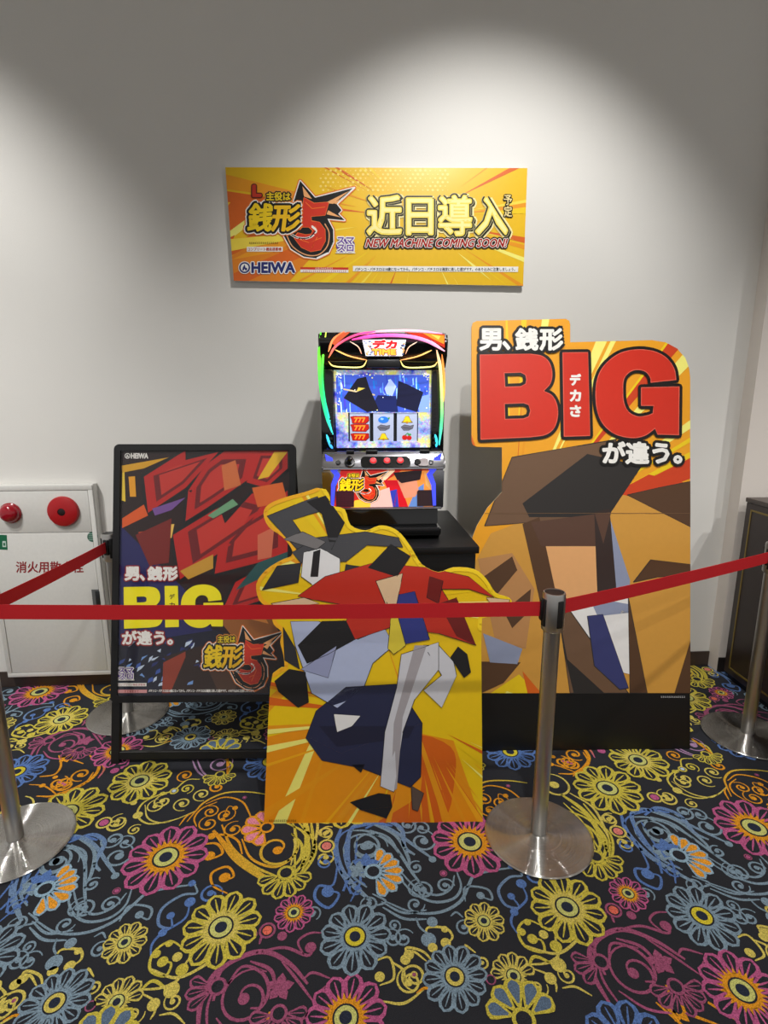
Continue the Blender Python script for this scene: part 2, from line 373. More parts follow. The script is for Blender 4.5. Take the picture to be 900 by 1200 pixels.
def ring(F, x, y, r, col, inner, ly=2):
    f, sz = F; c = f(x, y); R = sz(x, y, r); CP.el(c); CP.disc(c, R, col, ly); CP.disc(c, R*.74, cK, ly+.5); CP.disc(c, R*.56, inner, ly+1)
def blob(F, x, y, r, col, n=5, rot=.3):
    f, sz = F; c = f(x, y); R = sz(x, y, r); CP.el(c)
    for i in range(n):
        a = rot+2*pi*i/n; d = Vector((cos(a), sin(a))); q = Vector((-d.y, d.x)); CP.poly([c-q*R*.3, c+d*R*.6-q*R*.32, c+d*R, c+d*R*.6+q*R*.32, c+q*R*.3], col, 3)
FA, FB, FC, FD = crp(0, 880, 3), crp(200, 960, 3), crp(450, 960, 3.6), crp(640, 860, 3.4615)
FE, FF, FG = crp(130, 870, 4.5), crp(0, 790, 4.09), crp(680, 980, 4.09)
flower(FA, 583, 375, 152, cP, cO, 11); flower(FA, 777, 622, 146, cY, cLY, 11, rot=.3); flower(FA, 438, 675, 80, cLY, cLY, 10)
flower(FA, 192, 888, 128, cG, cG, 12, eyec=(214, 196, 96)); flower(FA, 410, 885, 92, cLY, cLY, 6, 0, 180, ly=2)
flower(FC, 590, 850, 175, cY, None, 5, 10, 170, inner=(96, 116, 140), vein=False, eye=False, ly=6)
flower(FB, 615, 700, 156, cP, cO, 11, rot=.25); flower(FB, 648, 415, 134, cG, cG, 11, eyec=(222, 204, 58)); flower(FB, 433, 330, 74, cP, cO, 11)
flower(FB, 405, 190, 105, cY, None, 6, 185, 355, eye=False); flower(FB, 712, 185, 112, (150, 180, 200), (150, 180, 200), 7, -85, 80, inner=(236, 160, 50), vein=False, eye=False, ly=2)
flower(FD, 248, 222, 146, cY, cY, 11); flower(FD, 372, 108, 122, cY, cLY, 10, rot=.4); flower(FB, 380, 685, 108, cDP, None, 7, 170, 370, eye=False)
flower(FF, 80, 470, 138, cB, cB, 11, eyec=(222, 204, 58)); flower(FB, 165, 590, 110, cDP, None, 3, 150, 230, eye=False, ly=2)
flower(FE, 822, 450, 135, cO, None, 5, 95, 270, inner=(232, 140, 160), vein=False, eye=False, ly=2); flower(FE, 575, 170, 92, cY, None, 7, 180, 360, eye=False, ly=2)
# grey-blue scrolls left of the pink flower
for x, y, r, c, a, d in ((205, 392, 62, cG, 0, 1), (415, 370, 48, cG, 90, -1), (398, 312, 36, cG, 180, 1), (295, 558, 38, cG, 200, -1), (386, 540, 30, cG, 0, 1), (325, 470, 26, cG, 60, 1), (740, 505, 38, cB, 0, 1)): spiral(FA, x, y, r, c, 1.3, a, d, 8)
curve(FA, [(130, 600), (200, 640), (300, 640), (400, 600), (470, 540), (520, 500), (610, 480), (690, 470)], 11, cG)
curve(FA, [(236, 480), (250, 560), (300, 600), (380, 590), (440, 545), (465, 480)], 9, cG)
curve(FA, [(255, 470), (275, 545), (330, 575), (400, 550), (445, 500)], 8, cG)
curve(FA, [(265, 300), (330, 350), (322, 430), (300, 470)], 11, cG); curve(FA, [(250, 330), (300, 360), (296, 430)], 8, cG)
curve(FA, [(0, 560), (70, 490), (110, 420), (180, 330), (260, 300), (330, 330), (380, 400), (410, 440)], 16, cB, cG)
curve(FA, [(0, 600), (90, 520), (120, 450), (190, 350)], 9, cB); curve(FA, [(20, 570), (60, 430), (130, 350), (230, 310)], 8, cB); curve(FA, [(100, 570), (130, 600), (60, 620)], 8, cG)
blob(FA, 148, 460, 52, cB)
curve(FA, [(420, 600), (455, 545), (530, 552), (522, 592), (488, 580)], 8, cG, dots=((490, 577, 15), (248, 677, 20), (190, 745, 28), (405, 440, 14)))
curve(FA, [(680, 462), (692, 500), (640, 508), (570, 555), (558, 612), (602, 622), (602, 578)], 9, cG, cB, ((675, 466, 13), (600, 580, 14), (668, 532, 19), (572, 640, 15)))
curve(FA, [(668, 532), (650, 590), (572, 640), (535, 680), (530, 722)], 8, cB)
curve(FA, [(650, 700), (600, 670), (540, 710), (528, 770), (580, 792), (602, 750), (575, 738)], 9, cY, dots=((640, 770, 22), (595, 678, 13), (550, 715, 15), (572, 742, 19)))
curve(FA, [(690, 690), (640, 770), (620, 810), (560, 835), (480, 840)], 9, cLY); curve(FA, [(490, 850), (540, 878), (545, 915), (528, 945)], 8, cLY, dots=((540, 893, 22),))
curve(FA, [(150, 830), (140, 790), (90, 775), (72, 805)], 9, cLY, dots=((80, 802, 19), (185, 775, 18), (245, 757, 19), (275, 705, 13)))
spiral(FA, 45, 885, 45, cLY, 1.5, 270, -1, 9, .3, cDP); curve(FA, [(190, 742), (215, 700), (280, 700), (286, 732), (250, 760)], 9, cLY)
curve(FA, [(300, 800), (310, 766), (330, 795)], 8, cLY); ring(FA, 318, 898, 19, cDP, cK); ring(FA, 410, 493, 14, cDP, cP)
curve(FA, [(0, 830), (20, 860), (0, 900)], 9, cLY); curve(FA, [(10, 950), (60, 930), (100, 960)], 9, cO)
# small curls that fill the open ground between the plumes
for x, y, r_, c, a, d in ((350, 700, 30, cG, 40, 1), (60, 740, 34, cG, 120, -1), (330, 830, 24, cLY, 200, 1), (470, 930, 34, cLY, 20, -1), (100, 690, 22, cG, 300, 1), (610, 880, 30, cLY, 150, 1), (20, 640, 26, cB, 90, -1)): spiral(FA, x, y, r_, c, 1.2, a, d, 7)
curve(FA, [(560, 930), (610, 925), (650, 960)], 8, cLY); curve(FA, [(200, 660), (190, 700), (215, 735)], 7, cG); curve(FA, [(330, 655), (360, 640), (372, 660)], 7, cG)
for x, y, r_, c, a, d in ((560, 620, 34, cDP, 90, 1), (700, 300, 30, cG, 200, -1), (820, 420, 34, cG, 30, 1), (500, 330, 26, cG, 300, 1), (250, 330, 24, cB, 100, 1), (860, 300, 30, cG, 0, -1)): spiral(FB, x, y, r_, c, 1.2, a, d, 7)
for x, y, r_, c, a, d in ((560, 180, 34, cLY, 90, 1), (620, 330, 36, cG, 180, -1), (330, 460, 34, cB, 20, 1), (470, 470, 34, cG, 250, -1), (760, 560, 40, cG, 100, 1), (520, 560, 34, cB, 30, 1), (700, 130, 30, cO, 60, 1)): spiral(FD, x, y, r_, c, 1.2, a, d, 7)
# yellow and orange scrolls above the pink flower
curve(FE, [(440, 365), (330, 410), (200, 430), (140, 385), (170, 320), (260, 275), (330, 255), (400, 200), (470, 195)], 10, cLY, cY, ((333, 258, 24), (272, 272, 15)))
curve(FE, [(180, 330), (195, 400), (270, 425), (360, 400)], 8, cLY, dots=((142, 385, 25), (120, 320, 17)))
for x, y, r, c, a, d in ((240, 335, 46, cLY, 100, 1), (378, 325, 46, cLY, 300, -1), (480, 276, 44, cLY, 300, -1), (393, 176, 42, cO, 290, -1), (400, 246, 34, cY, 290, 1), (125, 462, 34, cLY, 60, 1), (40, 415, 46, cLY, 90, 1),
                         (525, 366, 40, cO, 120, -1), (515, 428, 50, cO, 100, 1), (605, 382, 48, cO, 60, -1), (648, 458, 50, cO, 80, 1), (575, 112, 62, cV, 60, -1)): spiral(FE, x, y, r, c, 1.35, a, d, 8)
curve(FE, [(400, 420), (450, 360), (500, 312), (600, 268), (720, 262), (820, 275)], 11, cO, cY); curve(FE, [(500, 325), (600, 290), (690, 312), (728, 370), (742, 412)], 9, cO)
curve(FE, [(452, 445), (440, 400), (480, 350), (560, 315)], 9, cO); curve(FE, [(360, 440), (400, 390), (450, 360)], 9, cO)
ring(FE, 705, 292, 12, cDP, cP); ring(FE, 333, 258, 20, cLY, (190, 210, 230), 4); curve(FE, [(655, 347), (620, 340), (590, 408)], 5, cO, dots=((655, 347, 15), (590, 408, 13)))
curve(FE, [(470, 545), (520, 500), (600, 488), (670, 520), (692, 590)], 13, cO, dots=((532, 495, 22),))
curve(FE, [(430, 95), (455, 150), (500, 188)], 9, cV); curve(FE, [(455, 92), (480, 150), (520, 190)], 9, cV); curve(FE, [(600, 90), (640, 120), (620, 165)], 9, cY)
curve(FE, [(50, 130), (85, 120), (100, 80)], 7, cP, dots=((20, 150, 22), (58, 135, 8)))
# orange and yellow plume
curve(FB, [(150, 40), (190, 90), (230, 140), (300, 190), (380, 228), (430, 210)], 20, cO, cY); curve(FB, [(180, 20), (215, 100), (290, 165), (370, 200)], 10, cO, cY)
curve(FB, [(250, 70), (285, 140), (370, 168), (440, 120), (432, 70)], 9, cO, cY); spiral(FB, 372, 105, 74, cY, 1.3, 60, -1, 9, .24, None, cO)
for q in ([(400, 10), (470, 50), (485, 120), (445, 180), (405, 212)], [(440, 0), (510, 90), (480, 170), (430, 210)], [(425, 50), (460, 90), (455, 140), (410, 185)], [(490, -10), (500, 60), (500, 120), (450, 200)]): curve(FB, q, 10, cY)
curve(FB, [(100, 92), (160, 86), (182, 120), (140, 142)], 9, cO, dots=((136, 130, 20), (146, 62, 12))); curve(FB, [(200, 262), (150, 235), (145, 190), (200, 168), (222, 200), (195, 215)], 9, cO, dots=((190, 206, 20),))
ring(FB, 548, 95, 30, cLY, (226, 130, 120)); spiral(FB, 542, 135, 32, cLY, 1.2, 80, -1, 8); spiral(FB, 540, 50, 28, cLY, 1.2, 280, 1, 7)
curve(FB, [(600, 30), (580, 100), (600, 180), (640, 230), (705, 290)], 18, cB, cG); curve(FB, [(620, 60), (612, 130), (640, 200), (690, 240)], 9, cB, cG)
curve(FB, [(590, 130), (572, 230), (520, 236), (508, 280), (556, 312), (592, 265), (552, 250)], 9, cB, dots=((552, 256, 22),)); spiral(FB, 680, 102, 66, cG, 1.35, 200, -1, 9, .25)
blob(FB, 662, 180, 40, cG); curve(FB, [(630, 40), (700, 45), (780, 90), (850, 190), (900, 255)], 10, cG); curve(FB, [(745, 310), (820, 350), (900, 352)], 9, cG); curve(FB, [(740, 290), (820, 330), (900, 320)], 8, cG)
# rose plume
spiral(FB, 268, 628, 92, cDP, 1.4, 60, 1, 10, .22); curve(FB, [(150, 640), (175, 535), (260, 480), (340, 468), (420, 510), (482, 580)], 18, cDP)
curve(FB, [(95, 760), (105, 650), (150, 550), (210, 500)], 18, cDP); curve(FB, [(130, 760), (128, 670), (150, 600)], 9, cDP); curve(FB, [(300, 470), (400, 452), (480, 480), (505, 452)], 10, cDP, dots=((492, 452, 20),))
curve(FB, [(470, 480), (448, 432), (488, 402), (535, 400)], 8, cDP); ring(FB, 340, 392, 30, cDP, (226, 110, 90)); curve(FB, [(312, 440), (320, 410)], 8, cDP, dots=((392, 412, 17), (292, 406, 14)))
curve(FB, [(190, 600), (250, 520), (320, 540), (345, 600), (320, 660), (280, 665)], 11, cDP); curve(FB, [(280, 500), (350, 530), (370, 590)], 12, cDP); curve(FB, [(390, 500), (440, 560), (500, 640)], 9, cDP)
curve(FB, [(160, 700), (220, 770), (320, 790)], 9, cDP, cP); curve(FB, [(470, 560), (500, 540), (560, 560)], 9, cDP); blob(FB, 385, 592, 50, cDP)
curve(FB, [(715, 500), (770, 488), (784, 560), (735, 585)], 8, cLY, dots=((735, 555, 18),)); spiral(FB, 840, 570, 44, cLY, 1.4, 90, 1, 8); curve(FB, [(825, 495), (850, 465), (900, 500)], 8, cLY, dots=((825, 495, 18),))
curve(FB, [(740, 640), (820, 648), (890, 600)], 9, cLY)
# yellow band beside the nearer post, orange curls
spiral(FD, 107, 122, 36, cO, 1.2, 90, 1, 8, .3, cP); spiral(FD, 65, 112, 32, cO, 1.2, 80, -1, 8, .3, cP); curve(FD, [(150, 75), (172, 120), (120, 160), (50, 162)], 9, cO)
spiral(FD, 30, 212, 66, cLY, 1.1, 90, -1, 9, .3); curve(FD, [(60, 245), (150, 310), (210, 390), (250, 480)], 18, cY); curve(FD, [(95, 240), (190, 300), (240, 390), (268, 465)], 9, cLY); curve(FD, [(70, 280), (140, 350), (190, 430), (230, 490)], 8, cY)
curve(FD, [(120, 330), (170, 400), (200, 470)], 8, cLY)
spiral(FD, 262, 346, 30, cLY, 1.2, 60, 1, 8); ring(FD, 440, 258, 30, cLY, cP); spiral(FD, 490, 264, 36, cLY, 1.2, 60, -1, 8); curve(FD, [(590, 20), (640, 55), (685, 90)], 10, cO)
curve(FD, [(400, 330), (450, 300), (540, 330), (600, 400), (660, 430)], 16, cB, cG); curve(FD, [(340, 330), (420, 310), (500, 320)], 14, cB)
curve(FF, [(190, 492), (260, 482), (292, 440), (282, 390)], 10, cO); blob(FF, 318, 405, 34, cO); curve(FF, [(430, 390), (475, 440), (440, 500), (350, 550), (260, 580)], 14, cO)
curve(FF, [(460, 400), (500, 450), (470, 500)], 9, cO, cP); spiral(FF, 390, 482, 44, cO, 1.2, 300, -1, 9); spiral(FF, 300, 522, 44, cO, 1.3, 200, 1, 9, .3, cP); curve(FF, [(140, 530), (205, 535), (250, 560), (290, 600)], 7, cO, dots=((203, 535, 14), (265, 495, 12)))
curve(FF, [(360, 360), (330, 400), (400, 430)], 9, cO); curve(FF, [(230, 600), (300, 570), (340, 590)], 8, cO)
curve(FF, [(60, 290), (130, 305), (230, 280), (300, 255)], 8, cLY, dots=((105, 325, 22), (145, 270, 14))); curve(FF, [(10, 330), (60, 310), (100, 330)], 9, cY)
V, F, C = [], [], []
for c, parts in CP.els:
    for i in range(-6, 7):
        for j in range(-3, 4):
            t = LA*i+LB*j; q = c+t; wl = WALLY+q.x*tan(YAW)
            if not (-2.9 < q.x < 2.9 and .35 < q.y < wl-.02): continue
            for P, col, ly in parts:
                k = len(V); V += [(min(p.x+t.x, 4.2), min(p.y+t.y, wl-.003), .0005+ly*.0003+(len(F) % 6)*.00002) for p in P]
                F.append(tuple(range(k, k+len(P)))); C.append((lin(col), len(P)))
me = bpy.data.meshes.new('carpet_pattern'); me.from_pydata(V, [], F)
ca = me.color_attributes.new('Col', 'FLOAT_COLOR', 'CORNER'); buf = []
for c, n in C: buf += [*c, 1.0]*n
ca.data.foreach_set('color', buf); me.materials.append(vcol_mat('carpet_yarn', 0, .95, True))
o = link('carpet_pattern', me, fl); o['kind'] = 'stuff'

# ------------------------------------------------------------------ wall banner
pl = Plane(wallpt(0, .028, 1.5), YAW, 0)
OUT = [(264, 196), (618, 197), (613, 335), (274, 329)]
org = pl(444, 330); pl.o = org.copy()
ban = thing('wall_banner', 'wide yellow and orange advertising board on the white wall above the game machine', 'banner', org)
slab('board', [OUT], pl, .024, mat((206, 204, 198), .7), ban)
p = Print(pl, OUT, rough=.35); p.crop(255, 185, 2.4)
p.poly([(-10, 0), (900, 0), (900, 400), (-10, 400)], (232, 186, 16), 0)
p.burst(560, 170, 46, [ORG, ORG, DOR, YEL, PAL, (240, 214, 70)], 5, (110, 190), wmax=.055)
p.poly([(22, 150), (70, 110), (140, 130), (60, 200), (22, 270)], DOR, .8, smooth=5); p.poly([(22, 330), (22, 290), (130, 210), (300, 240), (200, 350), (60, 350)], (222, 128, 20), .7)
for a in range(4): p.poly([(22, 215+a*40), (90+a*60, 165+a*20), (100+a*70, 180+a*22), (22, 240+a*45)], (PAL, DOR, ORG, DOR)[a], .9)
for i in range(26):
    for j in range(6): p.circle(290+i*14+(j % 2)*7, 36+j*11, 1.1+2.6*abs(sin(i*.55+j*.4)), (248, 220, 110), 3.2, 8)
p.build('background_print', ban)
p = Print(pl, None, rough=.3); p.base = .0020; p.crop(260, 190, 5.294); logo(p)
p.text('L', 195, 148, 242, 212, (190, 50, 30), 6, 12, ((26, (90, 20, 10)),)); p.build('title_lettering', ban)
p = Print(pl, None, rough=.3); p.base = .0020; p.crop(260, 190, 5.294)
def tiny(p, x0, y0, x1, y1, rgb, L=2):       # print too small to read: a row of minute marks
    h = y1-y0; n = max(6, int((x1-x0)/h)); R = random.Random(int(x0)+n); w = (x1-x0)/n
    for i in range(n):
        x = x0+i*w
        p.line([(x+w*.1, y0+h*R.uniform(.1, .4)), (x+w*.8, y0+h*R.uniform(.1, .4))], h*.14, rgb, L, False); p.line([(x+w*R.uniform(.2, .6), y0), (x+w*R.uniform(.2, .6), y1)], h*.14, rgb, L, False); p.line([(x+w*.1, y1-h*.15), (x+w*.8, y1-h*.15)], h*.14, rgb, L, False)
def smaslo(p, x0, y0, x1, y1, L=6):
    cx, cy = (x0+x1)/2, (y0+y1)/2; p.circle(cx, cy, (x1-x0)*.5, (96, 60, 150), L-3, 24, (y1-y0)*.48)
    h = (y1-y0); p.text('スマ', x0+h*.08, y0, x1-h*.08, y0+h*.42, (110, 70, 160), L, h*.03, ((h*.16, WHITE),)); p.text('スロ', x0+h*.1, y0+h*.46, x1-h*.1, y0+h*.86, (110, 70, 160), L, h*.03, ((h*.16, WHITE),))
    p.line([(x0, y1-h*.04), (x1, y1-h*.04)], h*.06, WHITE, L)
def heiwa(p, x0, y0, x1, y1, rgb, outs=(), L=6):
    h = y1-y0; r = h*.56; cx = x0+r; cy = (y0+y1)/2
    if outs: p.circle(cx, cy, r*1.15, WHITE, L-2, 28)
    p.circle(cx, cy, r, rgb, L-1, 28); inner = WHITE if outs else (30, 22, 22)
    p.circle(cx, cy, r*.72, inner, L-.5, 24); p.poly([(cx-r*.45, cy+r*.5), (cx-r*.3, cy-r*.1), (cx, cy-r*.6), (cx+r*.15, cy), (cx+r*.45, cy+r*.1), (cx+r*.45, cy+r*.5), (cx+r*.1, cy+r*.5), (cx, cy+r*.2), (cx-r*.15, cy+r*.5)], rgb, L)
    p.text('HEIWA', x0+h*1.3, y0, x1, y1, rgb, L, h*.13, outs)
heiwa(p, 108, 625, 452, 686, (30, 40, 110), ((20, WHITE),)); smaslo(p, 708, 468, 826, 568)
p.poly([(155, 526), (378, 526), (378, 556), (155, 556)], WHITE, 1); p.text('コンプリート機能搭載機', 162, 531, 370, 551, (180, 40, 30), 2, 1, res=1)
tiny(p, 170, 496, 352, 508, (60, 30, 10))
p.poly([(488, 652), (785, 654), (785, 668), (488, 666)], (200, 50, 30), 1); p.poly([(488, 667), (785, 669), (785, 686), (488, 684)], WHITE, 1)
tiny(p, 580, 655, 690, 665, WHITE); tiny(p, 500, 671, 775, 683, (200, 50, 30))
p.crop(420, 190, 4.39); p.poly([(-28, 535), (822, 538), (820, 566), (-28, 562)], WHITE, 1)
DISC = 'パチンコ・パチスロは18歳になってから。パチンコ・パチスロは適度に楽しむ遊びです。のめり込みに注意しましょう。'
p.text(DISC, -18, 543, 805, 561, (20, 20, 20), 2, .8, res=1)
p.build('notice_lettering', ban)
p = Print(pl, None, rough=.25); p.base = .0020; p.crop(420, 190, 4.39)
for ch, a, b, c, d in (('近', 48, 176, 218, 372), ('日', 250, 190, 380, 372), ('導', 415, 176, 580, 376), ('入', 606, 184, 762, 370)):
    p.text(ch, a+9, b+9, c+9, d+10, (40, 38, 30), 5, 30, ((46, (250, 236, 170)),)); p.text(ch, a, b, c, d, (246, 222, 96), 8, 15, ((30, (44, 42, 34)), (36, (190, 180, 130))))
    p.text(ch, a+1, b+1, c-1, b+(d-b)*.99, (252, 240, 160), 8.6, 3)
p.text('予', 748, 172, 788, 222, (240, 220, 150), 8, 2, ((12, (44, 42, 34)),)); p.text('定', 748, 228, 788, 282, (240, 220, 150), 8, 2, ((12, (44, 42, 34)),))
p.text('NEW MACHINE COMING SOON!', 42, 396, 762, 438, (166, 30, 26), 9, 3, ((9, (235, 225, 215)), (22, (44, 34, 30))), shear=.28); p.build('headline_lettering', ban)

# ------------------------------------------------------------------ large cut-out standee (right)
BY = floorpt(688, 879); st0 = Vector((BY.x, BY.y, 0)); pl = Plane(st0, radians(1.0), radians(11.5), st0)
def q3(x, y): return (540+x/3.2143, 365+y/3.2143)
def q4(x, y): return (540+x/3.2143, 600+y/3.2143)
OUT = [q3(*a) for a in ((40, 60), (45, 43), (60, 36), (395, 28), (408, 35), (412, 50), (412, 116), (720, 108), (770, 116), (815, 140), (845, 175), (860, 215), (864, 250))]+[(808.6, 700), (808.6, 879.5), (565, 880), (564, 800), (562, 720), (558, 690), (554, 662)]+[q3(*a) for a in ((44, 850), (60, 808), (100, 740), (155, 680), (155, 512), (60, 510), (45, 502), (40, 488))]
std = thing('cutout_standee', 'tall orange and tan cut-out standee headed BIG, standing right of the game machine', 'standee', st0)
slab('board', [OUT], pl, .008, mat((200, 190, 170), .7), std)
p = Print(pl, OUT, rough=.4); p.T = lambda x, y: (x, y)
p.poly([(540, 360), (830, 360), (830, 812), (540, 812)], (234, 160, 26), 0)
p.burst(600, 640, 40, [YEL, RED, DOR, PAL, ORG, YEL], 11, (40, 130), wmax=.04, a0=-2.6, a1=0.0)
p.poly([(700, 588), (760, 556), (800, 565), (812, 590), (730, 606)], RED, 3.2)
p.build('background_print', std)
p = Print(pl, OUT, rough=.4); p.base = .0018            # overlapping colour facets standing in for the artwork
TAN, BRN, DBR, DK, CRM, SLT, NAV, OFW = (206, 150, 62), (108, 80, 58), (84, 56, 34), (42, 38, 36), (226, 168, 110), (142, 150, 176), (54, 58, 110), (232, 230, 228)
p.poly([(540, 690), (575, 625), (640, 600), (730, 580), (830, 600), (830, 812), (540, 812)], TAN, 0)
p.poly([(600, 536), (722, 515), (700, 606), (568, 616)], BRN, 1, stroke=1.2, srgb=DK); p.poly([(612, 590), (688, 532), (752, 546), (712, 606), (620, 606)], DK, 2)
p.poly([(735, 580), (830, 628), (830, 560), (770, 572)], DBR, 1, stroke=1, srgb=DK)
p.poly([(615, 614), (700, 604), (722, 700), (640, 702)], CRM, 2); p.poly([(612, 614), (632, 606), (655, 712), (632, 702)], DBR, 2.4)
p.poly([(622, 612), (716, 600), (706, 640), (634, 640)], (88, 60, 46), 2.6); p.poly([(696, 600), (714, 596), (722, 690), (700, 702)], (52, 38, 34), 3)
p.poly([(714, 606), (738, 680), (736, 712), (712, 690)], SLT, 2.5); p.poly([(666, 716), (736, 692), (738, 790), (706, 782)], OFW, 3); p.poly([(690, 700), (738, 708), (736, 718), (700, 722)], SLT, 3.4)
p.poly([(688, 722), (706, 720), (736, 806), (726, 808), (696, 780)], NAV, 4, stroke=1, srgb=DK); p.poly([(655, 722), (668, 716), (736, 812), (668, 812)], BRN, 3.7, stroke=1, srgb=DK); p.poly([(655, 722), (662, 770), (708, 812), (672, 812)], DK, 4.2)
p.poly([(736, 700), (758, 812), (738, 812)], DBR, 3.9, stroke=1, srgb=DK); p.poly([(742, 682), (762, 656), (830, 664), (830, 672), (770, 676)], DBR, 3, stroke=1, srgb=DK); p.poly([(790, 812), (812, 740), (812, 812)], DBR, 3)
p.poly([(560, 655), (600, 648), (626, 690), (616, 760), (580, 750)], (186, 134, 82), 2); p.poly([(566, 676), (600, 652), (606, 668), (576, 704)], DBR, 3); p.poly([(590, 716), (622, 690), (620, 716), (600, 736)], DBR, 3)
p.poly([(566, 742), (612, 760), (606, 778), (574, 776)], SLT, 3); p.poly([(564, 775), (610, 776), (590, 800), (564, 812)], DBR, 2.8)
p.poly([(608, 790), (630, 812), (575, 812)], YEL, 3.2); p.poly([(612, 786), (634, 812), (618, 812)], DOR, 3.6); p.poly([(600, 800), (606, 812), (592, 812)], PAL, 3.6)
p.line([(552, 601.5), (812, 601.5)], .5, (120, 90, 60), 5)
p.build('colour_print', std)
p = Print(pl, OUT, rough=.3); p.poly([(540, 811.5), (830, 811.5), (830, 900), (540, 900)], (14, 13, 13), 0)
tiny(p, 774, 815.5, 803, 817.6, (200, 200, 200)); p.build('black_base_panel', std)
p = Print(pl, None, rough=.35); p.base = .0040; p.crop(540, 365, 3.2143)
B_ = [(72, 165)]+crom([(262, 162), (305, 170), (332, 195), (342, 235), (335, 272), (310, 300)], 5)+crom([(312, 302), (342, 318), (360, 352), (363, 395), (350, 438), (318, 464), (262, 473)], 5)+[(75, 482)]
Bh = ([(162, 232), (225, 230), (243, 240), (247, 258), (243, 275), (225, 284), (165, 286)], [(163, 348), (235, 345), (255, 352), (262, 375), (255, 397), (235, 405), (165, 407)])
I_ = [(383, 157), (476, 156), (484, 468), (388, 471)]
G_ = crom([(808, 258), (800, 215), (770, 175), (725, 152), (665, 145), (600, 158), (548, 195), (518, 240), (507, 300), (512, 370), (535, 425), (580, 462), (640, 476), (690, 468), (730, 440)], 4)+[(740, 463), (818, 465), (820, 285), (678, 288), (678, 355), (725, 355)]+crom([(722, 385), (700, 393), (665, 397), (630, 380), (612, 345), (608, 300), (612, 255), (635, 228), (665, 220), (695, 228), (712, 250), (714, 268)], 4)
for l, h in ((B_, Bh), (I_, ()), (G_, ())):
    p.poly(l, (204, 44, 24), 3, h, stroke=26, srgb=(22, 14, 10), slayer=2); p.poly(l, (204, 44, 24), 3, h, stroke=3, srgb=(222, 96, 76), slayer=3.4)
for ch, a, b, c, d in (('男', 72, 68, 150, 146), ('、', 158, 116, 182, 144), ('銭', 206, 68, 288, 146), ('形', 298, 68, 382, 146)): p.text(ch, a, b, c, d, WHITE, 7, 7, ((28, (18, 14, 12)),))
p.text('が違う。', 534, 494, 828, 572, WHITE, 7, 8, ((30, (18, 14, 12)),))
for ch, y in (('デ', 258), ('カ', 318), ('さ', 376)): p.text(ch, 411, y-20, 449, y+20, WHITE, 6, 5)
p.build('headline_lettering', std)
bm = bmesh.new()
for u in (-.25, .25):     # folded card struts behind
    a, b, c = pl.at(u, .06, -.009), pl.at(u, 1.3, -.009), Vector((pl.at(u, .06).x, pl.at(u, .06).y+.42, .003))
    a2, b2, c2 = [v+Vector((.006, 0, 0)) for v in (a, b, c)]
    A = [bm.verts.new(v) for v in (a, b, c, a2, b2, c2)]
    for f in ((0, 1, 2), (5, 4, 3), (0, 3, 4, 1), (1, 4, 5, 2), (2, 5, 3, 0)): bm.faces.new([A[i] for i in f])
bmo('support_strut', bm, mat((180, 160, 130), .8), std)

# ------------------------------------------------------------------ front cut-out board
BY = floorpt(437, 964); fb0 = Vector((BY.x, BY.y, 0)); pl = Plane(fb0, radians(.5), radians(10), fb0)
def q7(x, y): return (290+x/2.858, 560+y/2.858)
cont = crom([(262, 38), (276, 62), (280, 92), (325, 105), (345, 158), (395, 176), (440, 160), (480, 165), (515, 188), (552, 238), (585, 290), (640, 316), (690, 300), (760, 306), (800, 338), (832, 385), (878, 402), (884, 430), (862, 462), (820, 462), (785, 470)], 3)
lft = crom([(85, 655), (112, 636), (124, 632), (120, 590), (110, 550), (114, 515), (88, 490), (74, 440), (40, 410), (30, 355), (62, 308), (112, 276), (146, 262), (148, 238), (118, 198), (72, 165), (54, 120), (72, 88), (130, 64), (190, 48), (232, 33)], 3)
OUT = [q7(*a) for a in cont+[(783, 560), (788, 1157), (55, 1160), (70, 800), (76, 700)]+lft]
frb = thing('cutout_board', 'low yellow cut-out board with red, grey and navy shapes, just behind the tape', 'standee', fb0)
slab('board', [OUT], pl, .007, mat((228, 196, 60), .6), frb)
p = Print(pl, OUT, rough=.4); p.crop(290, 560, 2.858)
p.poly([(0, 0), (900, 0), (900, 1200), (0, 1200)], (236, 196, 12), 0); p.poly([(20, 880), (330, 800), (690, 880), (800, 1200), (0, 1200)], (232, 146, 14), .6)
p.poly([(680, 900), (560, 870), (580, 1050), (420, 1170), (640, 1170), (695, 1000)], DOR, 1.5, smooth=4)
p.burst(560, 800, 34, [ORG, DOR, YEL, PAL, ORG, (240, 170, 20)], 21, (120, 260), wmax=.04, a0=.2, a1=3.4, layer=2); p.burst(420, 420, 22, [ORG, YEL, ORG, PAL], 8, (60, 200), wmax=.06, layer=1)
L = [(a[0], a[1]) for a in cont+[(783, 500)]]; p.line(L, 26, (250, 214, 30), 4.5); p.line(lft, 26, (246, 180, 30), 4.5)
p.build('background_print', frb)
p = Print(pl, OUT, rough=.4); p.base = .0024; p.crop(290, 560, 2.858)
CH, CH2, LG, RD, RD2, BL, NV, SK, BK, PW = (70, 70, 74), (44, 44, 48), (206, 206, 212), (190, 44, 26), (110, 24, 20), (48, 56, 130), (38, 42, 72), (222, 190, 150), (28, 26, 28), (176, 186, 216)
def fac(pts, c, ly=0, sw=2): p.poly(pts, c, ly, stroke=sw, srgb=(26, 22, 24), slayer=ly+.1)
fac([(66, 128), (180, 82), (235, 62), (250, 110), (150, 140), (210, 225), (165, 238)], CH); fac([(200, 80), (262, 60), (325, 150), (282, 240), (250, 120)], BK, .6)
fac([(150, 250), (230, 200), (395, 180), (505, 200), (520, 232), (400, 225), (330, 280), (180, 285)], CH, .3); fac([(50, 375), (100, 295), (180, 285), (170, 350)], CH2, .4)
